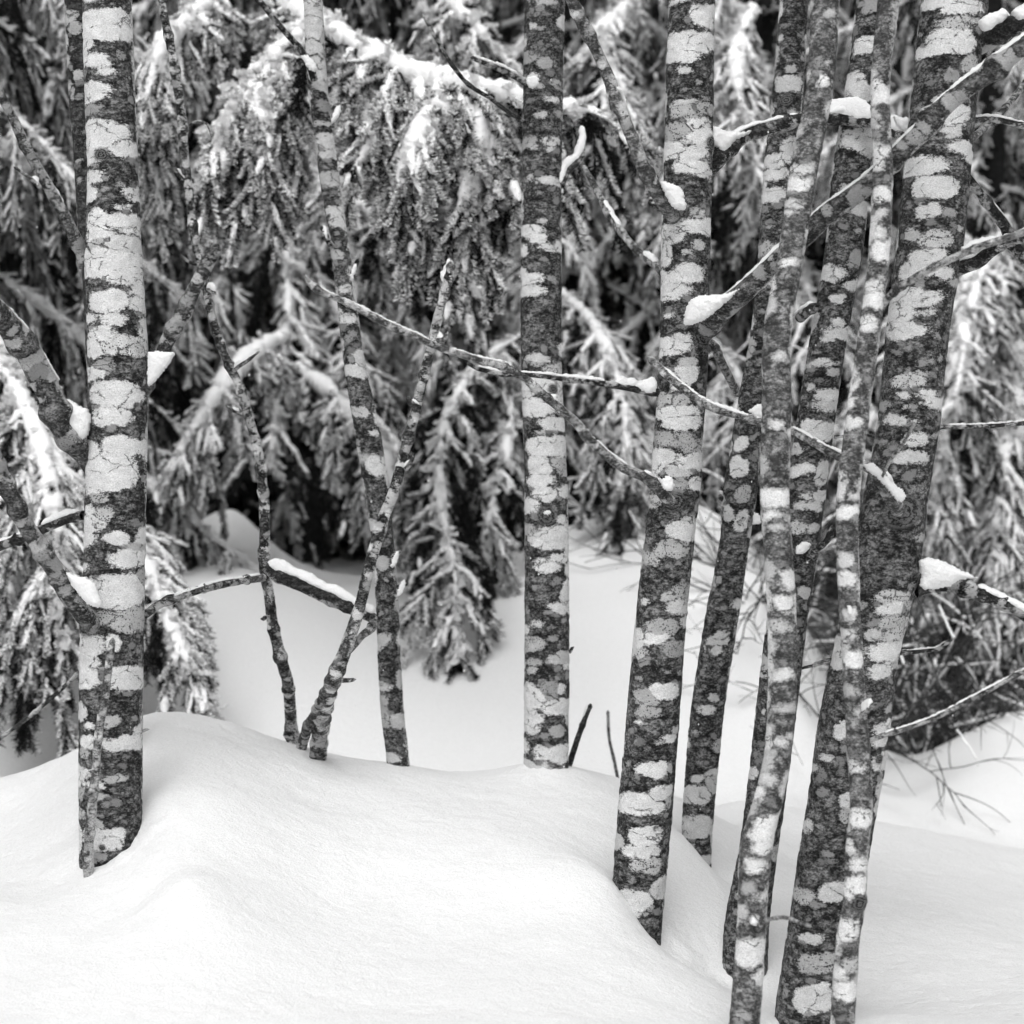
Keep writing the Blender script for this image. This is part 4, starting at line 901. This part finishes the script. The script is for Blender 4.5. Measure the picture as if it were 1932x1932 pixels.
def bough_arrays(path, seed, lat_max=0.55, lat_sp=0.055, droop=0.9, snowy=0.75, limb_snow=0.045, hang=1.0, rs=1.3):
    """a spruce limb with hanging side branches; path (N,4) with radius"""
    r = np.random.default_rng(seed)
    c = catmull(path, 0.03)
    C = c[:, :3]
    T = nrm(np.gradient(C, axis=0))
    L = np.linalg.norm(np.diff(C, axis=0), axis=1).sum()
    n = len(C)
    paths = [c]
    SP, SX, SL, SW, SF = [], [], [], [], []
    snow_paths = []
    ls = c.copy()
    tt = np.linspace(0, 1, n)
    ls[:, 2] += c[:, 3] * .6 + limb_snow * .25
    ls[:, 3] = limb_snow * (0.35 + 0.65 * np.sin(np.pi * np.clip(tt * .9 + .12, 0, 1))) * np.clip(1 + .9 * fbm(np.stack([tt * L, 0*tt, 0*tt], 1), 6, seed, 3), .12, 2)
    if limb_snow > 0: snow_paths.append(ls)
    k = int(L / lat_sp)
    for i in range(k):
        t = 0.06 + 0.94 * (i + r.uniform(0, .8)) / k
        j = min(int(t * (n - 1)), n - 1)
        p = C[j].copy(); d = T[j]
        sgn = 1 if i % 2 else -1
        S = nrm(np.cross(d, (0, 0, 1))) * sgn
        ln = lat_max * (math.sin(math.pi * min(1, .25 + .75 * (1 - t))) ** .7 * .8 + .25) * r.uniform(.65, 1.2)
        d0 = nrm(d * r.uniform(.3, .8) + S * r.uniform(.5, 1) + np.array([0, 0, r.uniform(-.35, .05)]))
        if r.random() < .25: d0 = nrm(d * .5 + S * .2 + np.array([0, 0, -1]))
        m = max(4, int(ln / (0.036 * rs)))
        q = [p]; dd = d0
        wig = r.normal(0, .12, 3)
        for s in range(m):
            a = (s / m) ** .8 * droop
            dd = nrm(d0 * (1 - a) + (np.array([0, 0, -1.0]) * hang + d * .18 + wig) * a + r.normal(0, .05, 3))
            q.append(q[-1] + dd * ln / m)
        q = np.array(q)
        rad = np.linspace(.0045, .0015, len(q))
        paths.append(np.concatenate([q, rad[:, None]], 1))
        tl = nrm(np.gradient(q, axis=0))
        sf = 1.0 if r.random() < snowy else .04
        n0 = len(SP)
        kk = 0
        for s in range(1, len(q)):
            frac = s / (len(q) - 1)
            sl = r.uniform(.085, .165) * (1.1 - .5 * frac) * (0.7 + .5 * min(1, ln / .5))
            ld = tl[s]
            sv = nrm(np.cross(ld, nrm(r.normal(size=3) * .35 + np.array([d[0], d[1], .6]))))
            for sg in ((1, -1) if r.random() < .75 else (1 if s % 2 else -1,)):
                sdir = nrm(ld * .85 + sv * sg * r.uniform(.3, .7) + np.array([0, 0, -.35]))
                SP.append(q[s]); SX.append(sdir); SL.append(sl * r.uniform(.7, 1.1)); SW.append(frac)
            if s % 2 == 0:
                SP.append(q[s - 1]); SX.append(ld); SL.append(.08); SW.append(frac)
        SP.append(q[-1]); SX.append(tl[-1]); SL.append(.09); SW.append(1.)
        SF += [sf] * (len(SP) - n0)
        if r.random() < (.9 if sf > .5 else .25):
            ms = max(3, int(len(q) * r.uniform(.35, .8)))
            w = r.uniform(.008, .018) * rs / 1.3
            sq = np.concatenate([q[:ms], np.linspace(w, w * .5, ms)[:, None]], 1)
            sq[:, 2] += w * .5
            sq[:, :3] += (r.normal(0, .25, 3) * w)
            snow_paths.append(sq)
    for s in range(0, n, 2):                                   # needles on the limb itself
        SP.append(C[s]); SX.append(nrm(T[s] + r.normal(0, .35, 3) - np.array([0, 0, .25]))); SL.append(.10); SW.append(.3); SF.append(.3)
    SP, SX, SL, SW, SF = map(np.array, (SP, SX, SL, SW, SF))
    up = np.tile(np.array([0, 0, 1.0]), (len(SP), 1)) + r.normal(0, .35, (len(SP), 3)) * np.array([1, 1, .2])
    Yv = nrm(np.cross(up, SX)); Zv = nrm(np.cross(SX, Yv))
    sx = SL / .1; sr = r.uniform(.85, 1.2, len(SP)) * rs
    nv, nq = place(ND, SP, SX, Yv, Zv, sx, sr, r)
    has = r.random(len(SP)) < SF * (1.2 - .3 * SW)
    wv, wq = place(WN, SP[has], SX[has], Yv[has], Zv[has], sx[has], sr[has], r)
    if limb_snow > .015:
        fz = np.repeat(np.arange(n), 2)
        fp = C[fz] + np.stack([r.normal(0, limb_snow * .5, len(fz)), r.normal(0, limb_snow * .5, len(fz)), r.uniform(.1, .8, len(fz)) * limb_snow], 1)
        fx = nrm(T[fz] + r.normal(0, .8, (len(fz), 3)) - np.array([0, 0, .2]))
        fy = nrm(np.cross(np.tile([0, 0, 1.0], (len(fz), 1)), fx)); fzv = nrm(np.cross(fx, fy))
        wv2, wq2 = place(WN, fp, fx, fy, fzv, np.full(len(fz), .7), np.full(len(fz), rs), r)
        wq = np.concatenate([wq, wq2 + len(wv)]); wv = np.concatenate([wv, wv2])
    has2 = r.random(len(SP)) < SF * .7 * (1.25 - SW)
    sv_, sq_ = place(SN, SP[has2], SX[has2], Yv[has2], Zv[has2], sx[has2] * .95, sr[has2] * r.uniform(.55, 1.15, has2.sum()), r)
    tv, tq = tube_arrays(paths)
    av, aq = tube_arrays([catmull(p, .014) for p in snow_paths], 8)
    av = av + r.normal(0, .0032, av.shape) * rs + .006 * np.stack([fbm(av, 30, seed + j, 2) for j in range(3)], 1)
    S_v = np.concatenate([wv, sv_, av]); S_q = np.concatenate([wq, sq_ + len(wv), aq + len(wv) + len(sv_)])
    return (tv, tq), (nv, nq), (S_v, S_q)

def bough_meshes(path, seed, base=(0, 0, 0), **kw):
    w, nd, sn = bough_arrays(path, seed, **kw)
    b = np.asarray(base)
    return (mesh_from("bough", w[0] - b, w[1], SPRUCE_WOOD), mesh_from("needles", nd[0] - b, nd[1], NEEDLE, smooth=False), mesh_from("snow", sn[0] - b, sn[1], SNOW_BOUGH))

def proto_path(L, s0, s1, rng):
    x = np.linspace(0, L, 6)
    z = s0 * x - s1 * x ** 2 / L
    y = rng.uniform(-.12, .12) * (x / L) ** 2 * L + rng.normal(0, .04, 6)
    z = z + rng.normal(0, .03, 6) * (x > 0)
    return np.stack([x, y, z, np.linspace(.022, .006, 6)], 1)
PR = np.random.default_rng(5)
PROTO = [bough_meshes(proto_path(1.9, .05 - .12 * (i % 3), .35 + .1 * (i % 2), PR), 300 + i, lat_max=.46 + .06 * (i % 4), lat_sp=.088, snowy=(.75, .55, .85, .6)[i % 4], limb_snow=(.036, .02, .030, .024)[i % 4]) for i in range(8)]
PROTO_DARK = [bough_meshes(proto_path(1.9, -.1 - .1 * i, .4, PR), 400 + i, lat_max=.5, lat_sp=.075, snowy=.0, limb_snow=.0) for i in range(3)]

def add_bough(tree, protos, loc, rotz, tilt, sc, roll=0.0):
    k = RNG.integers(0, len(protos))
    w, nd, sn = protos[k]
    o = link("bough", w, tree, loc)
    o.rotation_euler = (roll, tilt, rotz)
    o.scale = (sc, sc * (1 if RNG.random() < .5 else -1), sc)
    link("needles", nd, o); link("snow", sn, o)
    return o

def spruce(label, x, y, H, maxlen, seed, protos, n_b=75, z0=.15, group="snowy spruces behind the alders", droop=.12):
    r = np.random.default_rng(seed)
    zb = gz(x, y) - .15
    base = np.array([x, y, zb])
    t = empty("spruce_tree", base)
    tag(t, label, "tree", group)
    pts = [[x, y, zb, .10 + H * .006], [x + r.uniform(-.05, .05), y, zb + H * .5, .07], [x, y, zb + H, .012]]
    v, q = tube_arrays([catmull(pts, .15)], 12)
    link("trunk", mesh_from("trunk", v - base, q, SPRUCE_WOOD), t)
    for i in range(n_b):
        f = (i + r.uniform(0, 1)) / n_b
        h = z0 + (H * .96 - z0) * f ** 1.25
        L = maxlen * (1 - (h / H)) ** .65 * r.uniform(.75, 1.1) + .15
        a = i * 2.399 + r.uniform(-.3, .3)
        add_bough(t, protos, (0, 0, h), a, r.uniform(-.05, .15) + droop * (1 - h / H) * 2 - .1 * h / H, L / 1.9, r.uniform(-.15, .15))
    return t, base

def hero_bough(tree, base, uvd, seed, **kw):
    pts = []
    for u, v, D, hw in uvd:
        p = P(u, v, D); pts.append([p[0], p[1], p[2], hw * K * D])
    w, nd, sn = bough_meshes(pts, seed, base, **kw)
    o = link("bough", w, tree); link("needles", nd, o); link("snow", sn, o)
    return o

def at(u, D): return (u - 966) * K * D
sp1, sb1 = spruce("broad spruce in the left centre whose heavy snow-loaded bough sweeps down to the right", at(560, 13.0), 13.0, 7.8, 2.7, 1, PROTO, 70, z0=1.9)
sp2, sb2 = spruce("spruce behind the central trunk with boughs drooping onto the snow bank", at(1080, 13.5), 13.5, 7.6, 2.5, 2, PROTO, 65, z0=1.8)
sp3, sb3 = spruce("spruce at the left edge with boughs hanging down to the near snow crest", at(-230, 9.8), 9.8, 7.0, 2.3, 3, PROTO, 80, z0=.1)
sp4, sb4 = spruce("pale frosted spruce at the right edge behind the thickest trunk", at(1860, 12.0), 12.0, 7.5, 2.4, 4, PROTO, 75)
sp5, sb5 = spruce("spruce between the sturdy trunk and the slim pair, set far back", at(1430, 13.4), 13.4, 8.0, 2.4, 5, PROTO, 65, z0=1.4)
for i, (u, D, H, lb) in enumerate([(250, 14.6, 9, "dark spruce in the second row behind the left trunk"), (820, 15.0, 9.5, "dark spruce in the second row, left of the central trunk"), (1250, 15.8, 9, "dark spruce in the second row, behind the sturdy trunk"),
                                   (1680, 15.6, 9, "dark spruce in the second row, behind the slim pair"), (2150, 14, 9, "dark spruce in the second row, past the right edge"), (-350, 13, 9, "dark spruce in the second row, past the left edge")]):
    spruce(lb, at(u, D), D, H, 2.9, 20 + i, PROTO_DARK, 60, group="dark second row spruces", droop=.1)

# measured boughs
hero_bough(sp1, sb1, [(520, 10, 8.6, 20), (600, 55, 8.1, 18), (680, 100, 7.7, 16), (760, 140, 7.5, 14), (830, 160, 7.4, 12), (900, 172, 7.3, 11), (980, 195, 7.3, 10), (1080, 215, 7.4, 8), (1170, 260, 7.5, 6)], 501, lat_max=.42, lat_sp=.05, snowy=.9, limb_snow=.046, droop=.95, rs=1.75)
hero_bough(sp1, sb1, [(640, 120, 8.2, 8), (690, 180, 7.8, 8), (740, 260, 7.6, 7), (790, 340, 7.55, 6), (850, 430, 7.55, 5)], 502, lat_max=.26, lat_sp=.036, snowy=1, limb_snow=.030, rs=1.75)
hero_bough(sp1, sb1, [(830, 165, 7.4, 8), (880, 220, 7.3, 7), (930, 300, 7.3, 6), (975, 400, 7.35, 5)], 503, lat_max=.26, lat_sp=.036, snowy=1, limb_snow=.030, rs=1.75)
hero_bough(sp1, sb1, [(690, 105, 7.9, 8), (684, 180, 7.6, 8), (706, 280, 7.45, 7), (745, 400, 7.45, 5)], 516, lat_max=.24, lat_sp=.036, snowy=1, limb_snow=.028, rs=1.75)
hero_bough(sp1, sb1, [(835, 160, 7.4, 8), (806, 225, 7.25, 8), (770, 310, 7.2, 7), (765, 420, 7.25, 5)], 517, lat_max=.26, lat_sp=.036, snowy=1, limb_snow=.030, rs=1.75)
hero_bough(sp1, sb1, [(920, 180, 7.35, 7), (905, 280, 7.2, 7), (885, 380, 7.2, 6), (880, 500, 7.25, 4)], 518, lat_max=.26, lat_sp=.04, snowy=.9, limb_snow=.034, rs=1.75)
hero_bough(sp1, sb1, [(600, 50, 8.2, 8), (530, 100, 7.8, 8), (490, 180, 7.6, 7), (510, 280, 7.55, 6), (500, 390, 7.6, 4)], 519, lat_max=.28, lat_sp=.036, snowy=1, limb_snow=.030, rs=1.75)
hero_bough(sp1, sb1, [(430, -20, 8.6, 8), (360, 40, 8.2, 8), (300, 110, 8.0, 7), (285, 230, 8.0, 5), (300, 330, 8.1, 4)], 520, lat_max=.34, lat_sp=.045, snowy=.9, limb_snow=.04, rs=1.6)
hero_bough(sp2, sb2, [(900, -60, 9.6, 8), (860, 10, 9.2, 8), (900, 60, 9.0, 7), (960, 130, 9.0, 5)], 521, lat_max=.4, lat_sp=.05, snowy=.8, limb_snow=.04, rs=1.6)
hero_bough(sp5, sb5, [(1180, 20, 10.4, 8), (1120, 90, 10.0, 8), (1170, 170, 9.8, 7), (1210, 270, 9.8, 5)], 522, lat_max=.4, lat_sp=.05, snowy=.9, limb_snow=.032, rs=1.6)
hero_bough(sp5, sb5, [(1420, 20, 10.6, 8), (1390, 110, 10.2, 8), (1400, 220, 10.0, 7), (1430, 330, 10.0, 5)], 523, lat_max=.4, lat_sp=.05, snowy=.9, limb_snow=.032, rs=1.6)
hero_bough(sp1, sb1, [(640, 50, 8.3, 9), (560, 110, 7.9, 8), (480, 150, 7.7, 8), (430, 220, 7.6, 6), (400, 320, 7.6, 4)], 504, lat_max=.42, lat_sp=.04, snowy=.9, limb_snow=.045, rs=1.75)
hero_bough(sp1, sb1, [(600, 330, 9.70, 9), (660, 380, 9.20, 8), (740, 420, 8.90, 8), (820, 470, 8.70, 7), (900, 560, 8.70, 5)], 505, lat_max=.42, lat_sp=.05, snowy=.8, limb_snow=.04, rs=1.75)
hero_bough(sp2, sb2, [(980, 640, 10.50, 9), (900, 700, 9.90, 9), (840, 800, 9.50, 8), (830, 930, 9.30, 7), (856, 1090, 8.9, 6), (862, 1250, 8.7, 4)], 506, lat_max=.36, lat_sp=.04, snowy=.45, limb_snow=.02, rs=1.50)
hero_bough(sp2, sb2, [(960, 700, 10.30, 8), (960, 820, 9.80, 7), (930, 950, 9.50, 6), (900, 1090, 9.40, 5), (905, 1180, 9.40, 3)], 507, lat_max=.32, lat_sp=.045, snowy=.4, limb_snow=.02, rs=1.50)
hero_bough(sp1, sb1, [(560, 700, 10.50, 9), (640, 760, 10.10, 8), (720, 860, 9.80, 8), (760, 960, 9.70, 6), (790, 1080, 9.70, 4)], 508, lat_max=.4, lat_sp=.05, snowy=.7, limb_snow=.035, rs=1.50)
hero_bough(sp1, sb1, [(540, 640, 10.50, 9), (470, 680, 10.10, 8), (400, 760, 9.80, 8), (350, 840, 9.70, 6), (300, 930, 9.70, 4)], 509, lat_max=.4, lat_sp=.05, snowy=.8, limb_snow=.04, rs=1.50)
hero_bough(sp3, sb3, [(230, 900, 9.0, 8), (270, 1060, 8.3, 7), (310, 1160, 8.0, 6), (350, 1250, 7.9, 5), (400, 1360, 7.9, 4)], 510, lat_max=.34, lat_sp=.04, snowy=.6, limb_snow=.03, droop=.98, rs=1.50)
hero_bough(sp3, sb3, [(-40, 640, 9.0, 8), (40, 760, 8.3, 8), (90, 900, 8.0, 7), (110, 1080, 7.9, 6), (120, 1250, 7.85, 4)], 511, lat_max=.45, lat_sp=.04, snowy=.75, limb_snow=.03, rs=1.50)
hero_bough(sp3, sb3, [(-60, 900, 9.0, 8), (0, 1030, 8.2, 8), (30, 1150, 7.9, 6), (60, 1300, 7.8, 4)], 512, lat_max=.4, lat_sp=.04, snowy=.7, limb_snow=.025, rs=1.50)
hero_bough(sp4, sb4, [(1900, 420, 11.4, 9), (1840, 560, 10.8, 8), (1800, 720, 10.6, 7), (1770, 900, 10.5, 6), (1760, 1050, 10.5, 4)], 513, lat_max=.5, lat_sp=.04, snowy=.95, limb_snow=.035, rs=1.50)
hero_bough(sp4, sb4, [(1930, 600, 11.4, 9), (1910, 760, 10.8, 8), (1890, 900, 10.6, 7), (1870, 1080, 10.5, 6), (1860, 1200, 10.5, 4)], 514, lat_max=.5, lat_sp=.04, snowy=.95, limb_snow=.035, rs=1.50)
hero_bough(sp2, sb2, [(1060, 560, 10.50, 9), (1120, 620, 10.10, 8), (1170, 740, 9.90, 7), (1180, 880, 9.80, 6), (1150, 1000, 9.80, 4)], 515, lat_max=.42, lat_sp=.045, snowy=.7, limb_snow=.03, rs=1.50)

# ------------------------------------------------------------------ shrubs with thin arching stems
SHRUBN = [0]
def shrub(label, u, D, h, n, seed, snowy=0.3, lean=0.0, spread=1.0, rad=.005, cat="shrub"):
    r = np.random.default_rng(seed)
    x = at(u, D); z = gz(x, D) - .05
    base = np.array([x, D, z])
    t = empty("bare_shrub", base)
    tag(t, label, cat, "bare shrubs at the forest edge")
    paths = []; snow = []
    def grow(p, d, L, rd, lvl):
        m = max(5, int(L / .05)); q = [p]; dd = d
        curl = r.normal(0, .10, 3)
        for s in range(m):
            dd = nrm(dd + curl * .5 + r.normal(0, .09, 3) + np.array([0, 0, -.045 * (s / m)]))
            q.append(q[-1] + dd * L / m)
            if lvl < 2 and s > 1 and r.random() < (.34 if lvl == 0 else .25):
                grow(q[-1], nrm(dd + r.normal(0, .75, 3)), L * r.uniform(.25, .55), rd * .55, lvl + 1)
        q = np.array(q)
        paths.append(np.concatenate([q, np.linspace(rd, rd * .35, len(q))[:, None]], 1))
        if r.random() < snowy:
            s = np.concatenate([q, np.full((len(q), 1), rd * 1.1 + .003)], 1); s[:, 2] += rd + .002
            snow.append(s)
    for i in range(n):
        a = r.uniform(0, 2 * math.pi)
        d = nrm(np.array([math.cos(a) * spread + lean, math.sin(a) * .6 * spread, r.uniform(.35, 1.2)]))
        grow(base + r.normal(0, .05, 3) * np.array([1, 1, 0]), d, h * r.uniform(.6, 1.1), rad * r.uniform(.7, 1.2), 0)
    v, q = tube_arrays([catmull(p, .03) for p in paths], 5)
    link("stems", mesh_from("stems", v - base, q, TWIG_WOOD), t)
    if snow:
        v, q = tube_arrays(snow, 6)
        v = v + r.normal(0, .0012, v.shape)
        tag(link("snow", mesh_from("snow", v - base, q, SNOW_BOUGH), t), kind="stuff")
    return t
shrub("tangled dark shrub low behind the slim pair on the snow slope", 1600, 9.2, 1.0, 48, 61, .03, lean=-.4, spread=1.3, rad=.0065)
shrub("dark shrub rising over the far mound at the right", 1760, 10.0, 1.15, 52, 62, .08, spread=1.2, rad=.007)
shrub("bare shrub with thin curved twigs between the sturdy trunk and the slim pair", 1440, 9.4, .95, 40, 63, .03, lean=.2, spread=1.5, rad=.0055)
shrub("snow-dusted bush at the right edge above the mound", 1900, 10.4, 1.5, 34, 64, .2, rad=.007)
shrub("tall snow-dusted bush behind the thickest trunk", 1700, 11.4, 1.9, 16, 65, .4, spread=.4)
shrub("tall tangle of snowy twigs right of the central trunk", 1190, 10.8, 1.3, 14, 66, .4, spread=.35)

# ------------------------------------------------------------------ flakes in the air
fr = np.random.default_rng(99)
octa = np.array([[1,0,0],[0,1,0],[-1,0,0],[0,-1,0],[0,0,1.6],[0,0,-1.6]], float)
oq = np.array([[4,0,1,4],[4,1,2,4],[4,2,3,4],[4,3,0,4],[5,1,0,5],[5,2,1,5],[5,3,2,5],[5,0,3,5]])
fv, ff = [], []
for i in range(340):
    D = fr.uniform(4.2, 9.5)
    x = fr.uniform(-.27, .27) * D * 1.1; z = fr.uniform(-.22, .3) * D
    fv.append(octa * fr.uniform(.0012, .0024) + np.array([x, D, z])); ff.append(i * 6)
me = bpy.data.meshes.new("falling_snow")
me.from_pydata(np.concatenate(fv).tolist(), [], [tuple(o + k for k in f[:3]) for o in ff for f in oq.tolist()])
me.materials.append(SNOW_TWIG)
tag(link("falling_snow", me), "fine snowflakes falling in front of the dark spruces", "snowflakes", kind="stuff")
